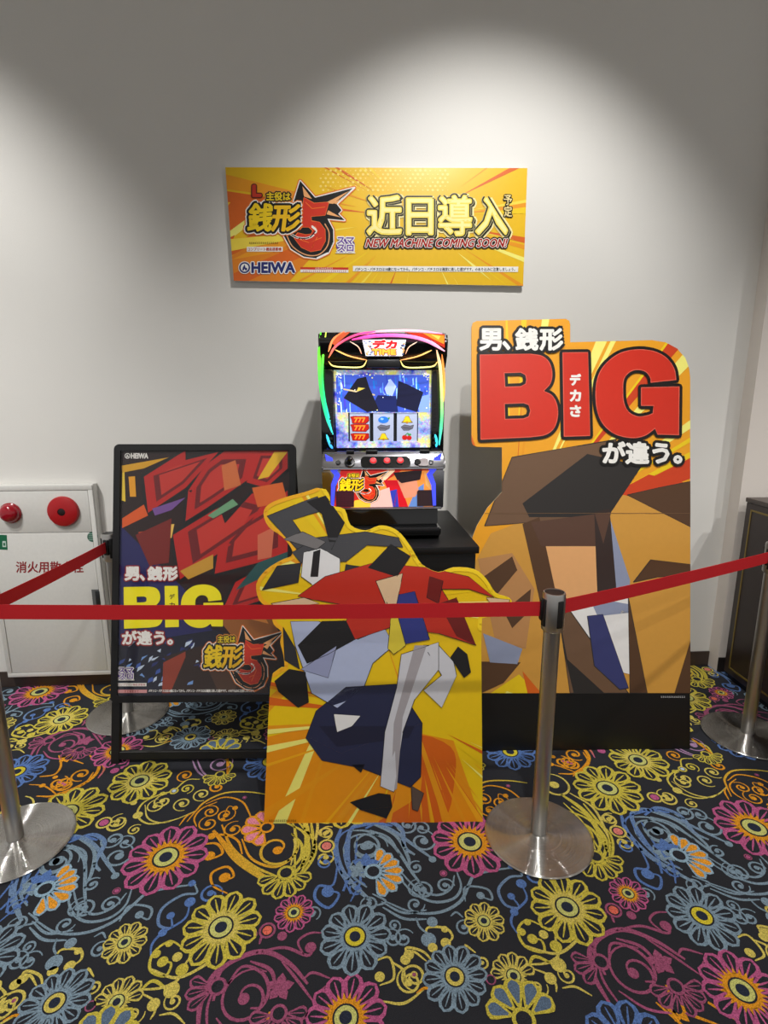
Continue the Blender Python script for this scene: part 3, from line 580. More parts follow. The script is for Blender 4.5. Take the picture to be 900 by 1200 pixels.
fac([(188, 250), (245, 235), (310, 270), (305, 420), (180, 330)], (226, 226, 226), 1); fac([(222, 248), (244, 240), (236, 330), (212, 330)], BK, 1.6); fac([(120, 205), (185, 180), (262, 215), (232, 240)], (120, 116, 116), .9)
fac([(330, 290), (400, 300), (400, 395), (320, 350)], CH2, .5)
fac([(170, 395), (260, 330), (420, 285), (600, 300), (740, 330), (825, 400), (740, 372), (650, 372), (765, 560), (640, 520), (480, 500), (300, 560), (350, 430), (210, 405)], RD, 2)
fac([(405, 300), (480, 222), (545, 262), (500, 330)], BK, 3); fac([(430, 345), (520, 320), (500, 420), (470, 440)], SK, 3.4); fac([(610, 330), (655, 345), (640, 420), (600, 400)], RD2, 3); fac([(640, 420), (700, 400), (765, 560), (700, 530)], RD2, 2.8, 0)
fac([(460, 400), (560, 380), (610, 540), (520, 556)], BL, 3.2); fac([(480, 470), (505, 468), (530, 560), (490, 590), (470, 570)], (220, 200, 60), 3.8)
fac([(80, 420), (190, 400), (240, 420), (100, 436)], SK, 3); fac([(800, 400), (878, 408), (870, 436), (820, 430)], SK, 3)
fac([(145, 480), (240, 480), (370, 540), (460, 505), (490, 560), (420, 620), (390, 700), (300, 770), (215, 720), (160, 560)], PW, 1.2); fac([(170, 560), (250, 480), (330, 478), (360, 540), (270, 590), (200, 620)], BK, 3.0)
fac([(180, 640), (300, 560), (270, 668)], (150, 156, 190), 3.4); fac([(120, 500), (160, 570), (175, 640), (125, 610)], CH2, .8); fac([(92, 680), (140, 640), (195, 650), (205, 750), (170, 768), (105, 715)], BK, 1)
fac([(230, 780), (330, 700), (500, 690), (585, 820), (580, 1000), (545, 1035), (380, 970), (250, 945), (196, 870)], NV, 1.6); fac([(240, 830), (560, 830), (540, 870), (300, 900)], (30, 32, 56), 1.9, 0); fac([(290, 790), (378, 796), (350, 830), (300, 850)], OFW, 3)
fac([(515, 590), (640, 550), (640, 640), (560, 740), (520, 850), (490, 1050), (445, 1030), (460, 850), (500, 700)], LG, 3.2); fac([(590, 560), (640, 560), (690, 615), (700, 660), (650, 768), (590, 710), (650, 660)], LG, 2.6)
fac([(560, 560), (600, 560), (520, 800), (500, 1040), (480, 1050), (490, 820)], (166, 160, 164), 3.6, 0); fac([(680, 600), (705, 565), (735, 590), (747, 650), (725, 668)], BK, 3); fac([(345, 1085), (440, 1055), (478, 1060), (484, 1100), (465, 1138), (380, 1110)], BK, 3)
fac([(350, 960), (392, 958), (380, 985)], BK, 2); fac([(548, 1030), (590, 1055), (570, 1115), (552, 1108)], (90, 74, 66), 2.4)
tiny(p, 72, 1143, 165, 1150, (60, 40, 10))
p.build('colour_print', frb)
bm = bmesh.new()
for u in (-.15, .15):
    a, b, c = pl.at(u, .03, -.008), pl.at(u, .7, -.008), Vector((pl.at(u, .03).x, .19, .003))
    A = [bm.verts.new(v+Vector((d, 0, 0))) for d in (0, .005) for v in (a, b, c)]
    for f in ((0, 1, 2), (5, 4, 3), (0, 3, 4, 1), (1, 4, 5, 2), (2, 5, 3, 0)): bm.faces.new([A[i] for i in f])
bmo('support_strut', bm, mat((180, 160, 130), .8), frb)

# ------------------------------------------------------------------ A-frame poster stand
BY = floorpt(236, 894); af0 = Vector((BY.x, BY.y, 0)); pl = Plane(af0, radians(.8), radians(14), af0)
afr = thing('poster_stand', 'black A-frame poster stand with a red and navy advertising poster under clear cover', 'sign stand', af0)
u0, w1 = pl.uv(135, 521); u1, _ = pl.uv(347, 519); _, w0 = pl.uv(236, 822)
FR = mat((20, 20, 21), .35, spec=.4, name='black_frame')
def pbox(name, ua, ub, wa, wb, d0, d1, m, parent, plane=None):
    P = plane or pl; bm = bmesh.new(); V = [bm.verts.new(P.at(u, w, d)) for u in (ua, ub) for w in (wa, wb) for d in (d0, d1)]
    for f in ((0, 1, 3, 2), (4, 6, 7, 5), (0, 4, 5, 1), (2, 3, 7, 6), (0, 2, 6, 4), (1, 5, 7, 3)): bm.faces.new([V[i] for i in f])
    bmesh.ops.bevel(bm, geom=bm.edges[:], offset=.0015, segments=1, affect='EDGES')
    return bmo(name, bm, m, parent)
def rrect(a, b, c, d, r, n=5):
    out = []
    for cx, cy, s in ((b-r, d-r, 0), (a+r, d-r, 90), (a+r, c+r, 180), (b-r, c+r, 270)):
        out += [(cx+r*cos(radians(s+90*i/n)), cy+r*sin(radians(s+90*i/n))) for i in range(n+1)]
    return out
fw = .027; UW = lambda u, w, off=0.: pl.at(u, w, off)
slab('snap_frame', [rrect(u0, u1, w0, w1, .022), rrect(u0+fw, u1-fw, w0+fw, w1-fw, .003)], UW, .022, FR, afr, .012)
pbox('backing_panel', u0+.01, u1-.01, w0+.01, w1-.01, -.006, -.001, mat((30, 30, 32), .6), afr)
pbox('leg', u0+.002, u0+.036, .0, w0+.002, -.02, .006, FR, afr); pbox('leg', u1-.036, u1-.002, .0, w0+.002, -.02, .006, FR, afr)
wr = pl.uv(236, 889)[1]; wr2 = pl.uv(236, 880)[1]; pbox('cross_rail', u0+.036, u1-.036, wr, wr2, -.018, .004, FR, afr)
_pt = pl.at(0, w1-.03, -.03)+af0; rear = Plane(Vector((_pt.x, _pt.y+_pt.z*tan(radians(10)), 0)), radians(.8), -radians(10), af0)
for a, b in ((u0+.01, u0+.04), (u1-.04, u1-.01)): pbox('rear_leg', a, b, 0.003, w1-.06, -.01, .01, FR, afr, rear)
pbox('rear_rail', u0+.04, u1-.04, .10, .13, -.01, .01, FR, afr, rear); pbox('rear_rail', u0+.04, u1-.04, w1-.1, w1-.06, -.01, .01, FR, afr, rear)
# poster sheet
ins = rrect(u0+fw, u1-fw, w0+fw, w1-fw, .002)
class UVClip: pass
def toPx(v):      # board point -> photo coordinates, for clipping only
    c = v+af0-Vector((0, 0, CAMZ)); z = c.y*cos(TH)-c.z*sin(TH); d = -(c.z*cos(TH)+c.y*sin(TH)); return (450+c.x/z*FPX, 600+d/z*FPX)
OUT = [toPx(pl.at(u, w)) for u, w in ((u0+fw, w1-fw), (u1-fw, w1-fw), (u1-fw, w0+fw), (u0+fw, w0+fw))]
p = Print(pl, OUT, rough=.35); p.base = .0002; p.step = .00022; p.crop(120, 510, 3.078)
PB, R1, R2, RK = (38, 18, 18), (186, 34, 30), (110, 24, 28), (24, 20, 22)
p.poly([(0, 0), (750, 0), (750, 1000), (0, 1000)], PB, 0); p.poly([(40, 300), (300, 560), (560, 940), (40, 940)], (34, 34, 92), .5); p.poly([(40, 760), (420, 700), (640, 940), (40, 940)], (22, 24, 44), .8)
for q, g in (([(150, 150), (300, 55), (300, 90), (420, 60), (300, 190), (165, 280)], 0), ([(300, 310), (310, 200), (370, 110), (440, 58), (560, 56), (540, 150), (380, 260)], 0), ([(560, 56), (668, 56), (668, 120), (590, 190), (520, 170)], 0),
             ([(255, 360), (420, 260), (440, 320), (540, 210), (620, 230), (560, 330), (280, 520)], 0), ([(405, 500), (420, 400), (500, 310), (600, 250), (668, 200), (668, 420), (560, 460)], 0), ([(430, 640), (480, 530), (668, 430), (668, 560), (560, 600)], 0)):
    p.poly(q, R1, 3, stroke=26, srgb=RK, slayer=2); cx = sum(a for a, _ in q)/len(q); cy = sum(b for _, b in q)/len(q)
    p.poly([(cx+(a-cx)*.72, cy+(b-cy)*.72) for a, b in q], R2, 3.5); p.poly([(cx+(a-cx)*.55, cy+(b-cy)*.55) for a, b in q], (196, 52, 42), 3.9)
for q, c in (([(70, 110), (240, 80), (150, 120), (72, 135)], (216, 160, 30)), ([(95, 150), (118, 148), (122, 222), (100, 222)], (232, 160, 30)), ([(72, 130), (80, 128), (84, 240), (70, 235)], (236, 200, 60)), ([(72, 300), (150, 250), (165, 290), (72, 335)], (220, 90, 30)),
             ([(180, 265), (300, 225), (250, 270), (190, 290)], (120, 80, 150)), ([(120, 360), (250, 300), (240, 460), (170, 470)], (120, 30, 24)), ([(130, 350), (190, 340), (240, 400), (180, 420)], (196, 70, 30)), ([(190, 330), (260, 320), (250, 370), (200, 380)], (236, 190, 90)),
             ([(380, 290), (470, 230), (490, 250), (400, 300)], (110, 160, 120)), ([(430, 110), (480, 90), (500, 180), (440, 200)], (206, 110, 60)), ([(540, 190), (650, 170), (668, 240), (560, 260)], (214, 100, 40)), ([(560, 360), (620, 330), (610, 440), (560, 450)], (210, 110, 80)),
             ([(620, 60), (668, 60), (600, 150), (560, 160)], (226, 180, 40)), ([(280, 490), (400, 430), (400, 480), (310, 520)], (200, 150, 50)), ([(560, 460), (668, 420), (668, 470), (480, 560)], (40, 84, 84)), ([(600, 500), (668, 480), (668, 600), (590, 610)], (170, 40, 36))): p.poly(q, c, 5)
R = random.Random(3)
for i in range(60):
    x, y = R.uniform(50, 360), R.uniform(740, 900); p.poly([(x, y), (x+R.uniform(8, 26), y-8), (x+R.uniform(4, 20), y+6), (x-4, y+R.uniform(8, 18))], R.choice([(60, 90, 170), (120, 160, 220), (40, 50, 110), (200, 215, 235)]), 1.2)
for q, c in (([(220, 800), (420, 740), (560, 760), (600, 930), (215, 930), (260, 850)], (48, 32, 28)), ([(220, 820), (300, 780), (300, 800), (245, 930), (215, 930)], (150, 60, 40)), ([(400, 640), (600, 620), (640, 720), (480, 740)], (150, 90, 40)), ([(440, 640), (560, 610), (600, 680)], (220, 140, 60)), ([(380, 840), (500, 800), (480, 920), (420, 930)], (80, 54, 40))): p.poly(q, c, 1.8)
p.build('poster_sheet', afr)
p = Print(pl, OUT, rough=.35); p.base = .0028; p.step = .00022; p.crop(120, 510, 3.078)
heiwa(p, 82, 66, 166, 84, (230, 226, 220)); 
for ch, a, b, c, d in (('男', 84, 476, 132, 522), ('、', 138, 506, 152, 522), ('銭', 166, 476, 216, 522), ('形', 222, 476, 272, 522)): p.text(ch, a, b, c, d, WHITE, 5, 6, ((14, (150, 30, 30)),))
p.text('が違う。', 74, 706, 254, 754, WHITE, 5, 5, ((14, (150, 30, 30)),))
f = lambda l: [(80+(x-72)*.474, 540+(y-145)*.462) for x, y in l]
for l, h in ((B_, Bh), (I_, ()), (G_, ())): p.poly(f(l), (246, 232, 20), 4, [f(a) for a in h], stroke=4)
for ch, y in (('デ', 582), ('カ', 612), ('さ', 642)): p.text(ch, 243, y-9, 262, y+9, (60, 40, 10), 5, 1)
smaslo(p, 56, 838, 116, 884); p.poly([(54, 893), (160, 893), (160, 905), (54, 905)], WHITE, 1); p.text('コンプリート機能搭載機', 58, 895, 156, 903, (180, 40, 30), 2, res=1)
p.poly([(52, 917), (162, 917), (162, 929), (52, 929)], (214, 150, 150), 1); tiny(p, 80, 919, 134, 927, (150, 30, 30)); p.text(DISC, 168, 916, 550, 926, WHITE, 2, .8, res=1)
T0 = p.T; p.T = lambda x, y: (130+(470+(x-165)*.6)/4.286, 640+(500+(y-265)*.667)/4.286); logo(p); p.build('poster_lettering', afr)
gm = bpy.data.materials.new('clear_cover'); gm.use_nodes = True; nt = gm.node_tree; nt.nodes.remove(nt.nodes['Principled BSDF'])
tr, gl, mx, fr = (nt.nodes.new('ShaderNode'+k) for k in ('BsdfTransparent', 'BsdfGlossy', 'MixShader', 'LayerWeight')); gl.inputs['Roughness'].default_value = .04
gz = nt.nodes.new('ShaderNodeTexNoise'); gz.inputs['Scale'].default_value = 9; gb = nt.nodes.new('ShaderNodeBump'); gb.inputs['Strength'].default_value = .03; nt.links.new(gz.outputs[0], gb.inputs['Height']); nt.links.new(gb.outputs[0], gl.inputs['Normal'])
fr.inputs['Blend'].default_value = .12; nt.links.new(fr.outputs['Facing'], mx.inputs[0]); nt.links.new(tr.outputs[0], mx.inputs[1]); nt.links.new(gl.outputs[0], mx.inputs[2]); nt.links.new(mx.outputs[0], nt.nodes['Material Output'].inputs[0])
pbox('clear_cover', u0+fw-.004, u1-fw+.004, w0+fw-.004, w1-fw+.004, .0075, .0085, gm, afr)

# ------------------------------------------------------------------ black display table
tb = thing('display_table', 'matt black box table under the game machine', 'table', (0.0, 2.30, 0), YAW)
BM_ = mat((17, 17, 18), .45, var=.1, spec=.35, name='black_laminate')
mkbox('table_top', (-.345, .335, -.33, .33, .918, .945), BM_, tb, .002); mkbox('carcass', (-.335, .325, -.318, .32, .05, .917), BM_, tb, .002); mkbox('plinth', (-.31, .30, -.29, .30, 0, .049), mat((10, 10, 10), .6), tb)

# ------------------------------------------------------------------ slot machine
mc = thing('slot_machine', 'lit game machine with three reels and coloured light strips on the black table', 'game machine', (-.005, 2.17, .9452), YAW)
HS = .785
def mloc(x, y): return ((x-370)/643*.48, (1150-y)/1090*HS)
def mmap(y0): return lambda x, y, off=0.: Vector((mloc(x, y)[0], y0-off, mloc(x, y)[1]))
CHR = mat((190, 190, 196), .12, 1, name='chrome'); GB = mat((14, 14, 15), .12, coat=.6, name='gloss_black'); MB = mat((22, 22, 24), .4, name='satin_black')
def profile(name, pts, hw, m, parent, bev=.004, hw2=None):     # side profile (y,z) extruded across
    bm = bmesh.new(); A = [bm.verts.new((-hw, y, z)) for y, z in pts]; B = [bm.verts.new((hw, y, z)) for y, z in pts]
    bm.faces.new(A); bm.faces.new(B[::-1])
    for i in range(len(pts)): j = (i+1) % len(pts); bm.faces.new((A[i], B[i], B[j], A[j]))
    if bev: bmesh.ops.bevel(bm, geom=bm.edges[:], offset=bev, segments=2, affect='EDGES')
    return bmo(name, bm, m, parent, True)
Z = lambda y: (1150-y)/1090*HS
profile('cabinet_body', [(.03, 0), (.41, 0), (.41, Z(75)), (.03, Z(75))], .225, MB, mc)
profile('crown', [(.03, Z(60)), (-.045, Z(75)), (-.06, Z(110)), (-.05, Z(190)), (-.012, Z(252)), (.03, Z(252))], .238, GB, mc, .006)
mkbox('side_pillar', (-.238, -.186, -.012, .03, Z(690), Z(250)), GB, mc, .006); mkbox('side_pillar', (.186, .238, -.012, .03, Z(690), Z(250)), GB, mc, .006)
profile('control_ledge', [(.03, Z(672)), (-.035, Z(682)), (-.075, Z(745)), (-.078, Z(764)), (-.058, Z(777)), (.03, Z(777))], .236, CHR, mc, .006)
profile('lower_door', [(.03, Z(778)), (-.052, Z(778)), (-.046, Z(990)), (.03, Z(990))], .236, CHR, mc, .004)
profile('base_panel', [(.03, Z(991)), (-.04, Z(991)), (-.045, Z(1080)), (.03, Z(1080))], .215, GB, mc, .004)
profile('coin_tray', [(.03, 0), (-.055, 0), (-.09, .02), (-.092, Z(1082)), (.03, Z(1082))], .222, GB, mc, .006)
mkbox('tray_lip', (-.215, .215, -.098, -.09, .035, .05), MB, mc, .002)
# glass panel with glitter border
gmat = bpy.data.materials.new('glitter_panel'); gmat.use_nodes = True; nt = gmat.node_tree; b = nt.nodes['Principled BSDF']
tc = nt.nodes.new('ShaderNodeTexCoord'); vo = nt.nodes.new('ShaderNodeTexVoronoi'); vo.inputs['Scale'].default_value = 170; nt.links.new(tc.outputs['Object'], vo.inputs[0])
nz = nt.nodes.new('ShaderNodeTexNoise'); nz.inputs['Scale'].default_value = 14; nz.inputs['Detail'].default_value = 4; nt.links.new(tc.outputs['Object'], nz.inputs[0])
cr = nt.nodes.new('ShaderNodeValToRGB'); nt.links.new(nz.outputs[0], cr.inputs[0]); cr.color_ramp.elements[0].position = .36; cr.color_ramp.elements[0].color = (*lin((50, 60, 190)), 1); cr.color_ramp.elements[1].position = .62; cr.color_ramp.elements[1].color = (*lin((225, 220, 130)), 1)
e = cr.color_ramp.elements.new(.5); e.color = (*lin((170, 180, 220)), 1)
mx = nt.nodes.new('ShaderNodeMix'); mx.data_type = 'RGBA'; mx.blend_type = 'OVERLAY'; mx.inputs[0].default_value = .38; nt.links.new(cr.outputs[0], mx.inputs[6]); nt.links.new(vo.outputs['Color'], mx.inputs[7])
nt.links.new(mx.outputs[2], b.inputs['Base Color']); nt.links.new(mx.outputs[2], b.inputs['Emission Color']); b.inputs['Emission Strength'].default_value = .55; b.inputs['Roughness'].default_value = .15
def mslab(name, pts, y0, t, m, parent=None, holes=()): return slab(name, [pts]+list(holes), mmap(y0), t, m, parent or mc)
RW = [(192, 478), (556, 478), (556, 630), (192, 630)]; SCR = [(150, 290), (600, 290), (600, 476), (150, 476)]
mslab('panel_frame', [(122, 256), (620, 256), (620, 664), (130, 664)], .004, .01, gmat, None, [RW[::-1]])
# screen: blue night picture of plain facets
p = Print(mmap(.004), [(130, 268), (612, 268), (612, 474), (135, 474)], emit=1.0, rough=.2); p.base = .0006; p.step = .0002
p.poly([(132, 280), (610, 280), (606, 474), (136, 474)], (58, 84, 190), 0); R = random.Random(9)
for i in range(80):
    x, y = R.uniform(140, 600), R.uniform(280, 470); h = R.uniform(15, 60); w = R.uniform(3, 10); p.poly([(x, y), (x+w, y-h*.2), (x+w*1.6, y+h), (x+w*.5, y+h*1.1)], R.choice([(90, 150, 240), (150, 200, 250), (50, 70, 180), (70, 60, 190), (30, 110, 210), (190, 220, 255)]), .5+i % 3*.5)
for q, c in (([(240, 300), (285, 290), (300, 340), (350, 460), (290, 474), (170, 400)], (20, 18, 30)), ([(245, 345), (290, 350), (280, 390), (230, 380)], (210, 190, 80)), ([(300, 470), (345, 385), (440, 390), (450, 474)], (20, 30, 84)), ([(380, 350), (410, 300), (440, 340), (420, 390), (390, 380)], (170, 190, 240)),
             ([(450, 310), (500, 330), (580, 370), (550, 474), (440, 440)], (18, 20, 48)), ([(480, 380), (540, 370), (530, 430), (490, 425)], (190, 200, 240)), ([(170, 350), (330, 380), (330, 388), (170, 358)], (200, 180, 140)), ([(540, 400), (612, 380), (612, 474), (560, 474)], (120, 150, 240))): p.poly(q, c, 3)
for i in range(70): p.circle(R.choice([R.uniform(135, 160), R.uniform(585, 608), R.uniform(135, 608)]), R.choice([R.uniform(272, 300), R.uniform(280, 470)]) if i % 2 else R.uniform(270, 285), R.uniform(1.5, 4), R.choice([(240, 235, 150), (250, 250, 250), (200, 190, 240)]), 4, 6)
p.build('screen_picture', mc)
# reels
REELM = mat((176, 186, 214), .4, emit=.45, name='lit_reel'); mkbox('reel_housing', (mloc(188, 0)[0], mloc(560, 0)[0], .0145, .028, Z(634), Z(474)), mat((10, 10, 14), .5), mc)
RS = [(('7',), ), (('p', 'f', 'y'), ), (('y', 'f', 'c'), )]
for ri, (xa, xb) in enumerate(((200, 303), (322, 427), (445, 550))):
    bm = bmesh.new(); xl, xr = mloc(xa, 0)[0], mloc(xb, 0)[0]; rz = Z(553); V2 = []
    def rp(x, y, off=0., _y=None):      # bulging drum face
        q = mloc(x, y); d = (q[1]-rz)/.075; return Vector((q[0], .0045+.006*d*d-off, q[1]))
    ys = [478+i*(152/10) for i in range(11)]; L_ = [(bm.verts.new(rp(xa, y)), bm.verts.new(rp(xb, y)), bm.verts.new(rp(xa, y)+Vector((0, .01-rp(xa, y).y+.003, 0))), bm.verts.new(rp(xb, y)+Vector((0, .01-rp(xb, y).y+.003, 0)))) for y in ys]
    for a, b_ in zip(L_, L_[1:]): bm.faces.new((a[0], a[1], b_[1], b_[0])); bm.faces.new((a[2], b_[2], b_[3], a[3])); bm.faces.new((a[0], b_[0], b_[2], a[2])); bm.faces.new((a[1], a[3], b_[3], b_[1]))
    bm.faces.new((L_[0][0], L_[0][2], L_[0][3], L_[0][1])); bm.faces.new((L_[-1][0], L_[-1][1], L_[-1][3], L_[-1][2]))
    reel = bmo('reel', bm, REELM, mc, False)
    for k, y in enumerate((515, 557, 606)):
        p = Print(rp, None, emit=.5, rough=.3); cx = (xa+xb)/2; p.base = .0008; p.step = .0002
        if ri == 0: p.poly([(cx-48, y-16), (cx-30, y-20), (cx+46, y-18), (cx+48, y+4), (cx+30, y+20), (cx-38, y+18), (cx-42, y-4)], (190, 24, 12), 0, stroke=3, srgb=(60, 8, 8), slayer=-.5); p.text('777', cx-28, y-12, cx+28, y+12, (246, 150, 40), 2, 3)
        else:
            t = (('p', 'f', 'y'), ('y', 'f', 'c'))[ri-1][k]
            if t == 'p': p.circle(cx, y, 28, (40, 120, 220), 0, 20, 18); p.circle(cx-8, y-5, 9, (150, 200, 250), 1, 12, 6); p.poly([(cx+20, y-10), (cx+34, y-14), (cx+28, y)], (60, 140, 60), 1)
            if t == 'f': p.poly([(cx-32, y-4), (cx-14, y-16), (cx+16, y-10), (cx+34, y-14), (cx+30, y+4), (cx+10, y+14), (cx-18, y+14)], (104, 104, 118), 0, stroke=2, srgb=(50, 50, 60)); p.line([(cx-20, y), (cx+20, y+4)], 3, (50, 50, 60), 1)
            if t == 'y': p.poly([(cx-8, y-18), (cx+8, y-18), (cx+18, y+4), (cx+28, y+14), (cx-28, y+14), (cx-18, y+4)], (236, 204, 30), 0, stroke=3, srgb=(90, 60, 10), slayer=-.5); p.circle(cx, y+14, 6, (190, 130, 20), 1)
            if t == 'c': p.circle(cx-12, y+4, 14, (200, 30, 30), 0); p.circle(cx+12, y+6, 13, (200, 30, 30), 0); p.line([(cx-12, y-6), (cx+4, y-20), (cx+14, y-6)], 4, (40, 140, 60), 1); p.circle(cx+14, y-12, 9, (50, 160, 70), .5, 14, 5)
        p.build('reel_symbol', reel)
# light strips
LEDM = vcol_mat('light_strip', 1.1, .3)
def led(name, pts, r, cols, ys, parent=None):
    P = [Vector(q) for q in crom([(mloc(x, y)[0], mloc(x, y)[1]) for x, y in pts], 6)]; n = len(P); bm = bmesh.new(); cl = bm.loops.layers.float_color.new('Col'); rings = []
    for i, q in enumerate(P):
        d = (P[min(i+1, n-1)]-P[max(i-1, 0)]).normalized(); nn = Vector((-d.y, d.x)); t = i/(n-1); yy = ys[0]+(ys[1]-ys[0])*t+(ys[2] if len(ys) > 2 else 0)*sin(pi*t)
        rr = r*(.35+.65*min(1, t*6, (1-t)*6)); rings.append(([bm.verts.new((q.x+nn.x*cos(a)*rr, yy-sin(a)*rr*.5, q.y+nn.y*cos(a)*rr)) for a in [2*pi*k/8 for k in range(8)]], t))
    def cc(t):
        f_ = t*(len(cols)-1); k = min(int(f_), len(cols)-2); f_ -= k; a, b_ = lin(cols[k]), lin(cols[k+1]); return tuple(a[j]+(b_[j]-a[j])*f_ for j in range(3))+(1,)
    for (A, ta), (B, tb_) in zip(rings, rings[1:]):
        for k in range(8):
            f_ = bm.faces.new((A[k], A[(k+1) % 8], B[(k+1) % 8], B[k]))
            for l in f_.loops: l[cl] = cc(ta if l.vert in A else tb_)
    for A, t in (rings[0], rings[-1]):
        f_ = bm.faces.new(A)
        for l in f_.loops: l[cl] = cc(t)
    return bmo(name, bm, LEDM, parent or mc, True)
GC = [(110, 230, 60), (60, 220, 90), (40, 220, 150), (70, 220, 220)]
led('light_strip', [(64, 75), (54, 200), (58, 350), (80, 480), (112, 590)], .0065, [(90, 220, 50)]+GC, (-.05, -.016, -.004)); led('light_strip', [(90, 75), (74, 180), (66, 300), (76, 420), (100, 520)], .0045, [(220, 240, 90)]+GC, (-.056, -.016, -.004))
led('light_strip', [(80, 590), (95, 640), (110, 665)], .005, [(60, 200, 220), (60, 150, 240)], (-.018, -.016)); led('light_strip', [(640, 590), (650, 630), (648, 660)], .005, [(60, 200, 220), (60, 200, 240)], (-.018, -.016))
led('light_strip', [(100, 200), (140, 140), (230, 90), (330, 70)], .004, [(240, 120, 70), (240, 80, 120), (240, 60, 150)], (-.062, -.062)); led('light_strip', [(100, 170), (125, 110), (180, 72)], .004, [(240, 150, 90), (240, 110, 60)], (-.062, -.058))
led('light_strip', [(215, 112), (330, 92), (480, 92), (590, 118), (672, 165)], .0062, [(240, 60, 150), (250, 90, 180), (250, 140, 200), (245, 170, 190)], (-.066, -.062)); led('light_strip', [(240, 88), (360, 68), (520, 64), (660, 78)], .0035, [(250, 120, 160), (250, 190, 220), (250, 150, 190)], (-.055, -.052))
led('light_strip', [(632, 160), (655, 250), (668, 400), (672, 520), (664, 650)], .006, [(250, 190, 150), (250, 230, 150), (180, 240, 130), (90, 220, 140), (70, 200, 200)], (-.062, -.016, .004)); led('light_strip', [(660, 180), (678, 300), (682, 420)], .004, [(240, 130, 60), (240, 190, 80)], (-.055, -.016))
def loopled(pts): led('lit_outline', pts+[pts[0]], .0022, [(250, 220, 120), (250, 170, 90), (250, 230, 150), (250, 220, 120)], (-.0560, -.0560))
for sg in (1, -1):
    f = lambda l: [(370+(x-370)*sg, y) for x, y in l]
    led('lit_outline', f([(132, 160), (200, 190), (288, 210)]), .0025, [(250, 200, 110), (250, 150, 90)], (-.058, -.054)); led('lit_outline', f([(288, 210), (262, 243), (180, 245), (120, 238), (98, 215)]), .0025, [(250, 220, 120), (240, 240, 150), (250, 200, 100)], (-.054, -.04))
    led('lit_outline', f([(205, 120), (245, 145), (262, 180)]), .0018, [(230, 200, 180), (240, 160, 120)], (-.062, -.057))
p = Print(mmap(-.0615), None, emit=.7, rough=.3); p.poly([(265, 110), (480, 110), (462, 190), (282, 190)], (226, 226, 236), 0); R = random.Random(2)
for i in range(30): x = R.choice([R.uniform(270, 310), R.uniform(435, 470)]); y = R.uniform(115, 180); p.poly([(x, y), (x+9, y), (x+9, y+7), (x, y+7)], R.choice([(60, 70, 110), (240, 160, 90), (150, 160, 190)]), .5)
p.text('デカ', 318, 114, 432, 152, (214, 20, 30), 3, 6, ((14, (250, 210, 210)),), shear=.15); p.text('TIME', 315, 158, 428, 182, (246, 180, 60), 3, 6, ((12, (130, 20, 20)),)); p.build('crown_sign', mc)
bm = bmesh.new(); bmo('crown_grille', (lambda b_: (box(b_, -.062, .062, -.058, -.03, Z(248), Z(205), .006), b_)[1])(bm), MB, mc, True)
# flame print on the crown's right shoulder
p = Print(mmap(-.060), None, emit=.35, rough=.25); p.base = .001
crown_left = Print(mmap(-.060), None, emit=.35, rough=.25); crown_left.base = .001
crown_left.poly([(110, 120), (170, 78), (210, 72), (130, 140)], (210, 90, 50), 0); crown_left.build('crown_print', mc)
for q, c in (([(470, 72), (670, 82), (672, 150), (600, 108), (520, 88)], (200, 50, 24)), ([(560, 76), (668, 88), (668, 130), (610, 104)], (226, 150, 40)), ([(600, 82), (650, 92), (640, 108)], (240, 210, 90))): p.poly(q, c, 0 if c[1] < 100 else 1)
p.build('crown_print', mc)
for sx in (-1, 1):      # ribbed vents beside the screen
    bm = bmesh.new()
    for k in range(9): z = Z(430+k*26); box(bm, sx*.2-.006, sx*.2+.006, -.019, -.011, z-.004, z+.004)
    o = bmo('pillar_rib', bm, MB, mc)
# controls
def ctl(name, x, y, r, prof, m, parent=None, tilt=48):
    q = mloc(x, y); zz = q[1]; t = (y-682)/63; yy = -.035-.04*max(0, min(1, t)); return lathe(name, prof(r), m, parent or mc, 24, (q[0], yy, zz), (radians(tilt), 0, 0))
bm = bmesh.new(); bs = slab('button_plate', [rrect(-.088, .102, -.019, .019, .016)], lambda x, z, off=0.: Vector((x, -.0672+z*.88-off, Z(730)+z)), .006, GB, mc)
but = lambda r: [(r, -.006), (r, .003), (r*.8, .005), (0, .005)]
for x in (316, 386, 454):
    bsl = ctl('stop_button', x, 729, .0125, lambda r: [(r*1.2, -.006), (r*1.2, .006), (r, .007), (r, .003)], CHR); lathe('button_cap', [(.0118, .002), (.0118, .010), (.009, .012), (0, .012)], mat((226, 40, 44), .3, emit=.9, name='lit_red_button'), bsl, 24)
kb = ctl('start_lever_boss', 196, 733, .02, lambda r: [(r, -.006), (r, .006), (r*.7, .007), (0, .007)], MB); lathe('lever_knob', [(.004, 0), (.004, .014), (.010, .018), (.012, .026), (.008, .034), (0, .036)], GB, kb, 24)
ctl('bet_button', 138, 733, .010, but, MB); ctl('lock_ring', 612, 735, .009, lambda r: [(r, -.004), (r, .004), (r*.6, .005), (r*.5, .001), (0, .001)], CHR); ctl('selector_pad', 542, 733, .013, but, GB)
slab('card_plate', [rrect(.132, .17, -.014, .012, .004)], lambda x, z, off=0.: Vector((x, -.0682+z*.88-off, Z(730)+z)), .005, mat((70, 34, 34), .3), mc)
for x, w in ((180, 40), (280, 60), (560, 50)): mkbox('ledge_trim', (mloc(x, 0)[0], mloc(x+w, 0)[0], -.045, -.03, Z(684), Z(672)), MB, mc, .002)
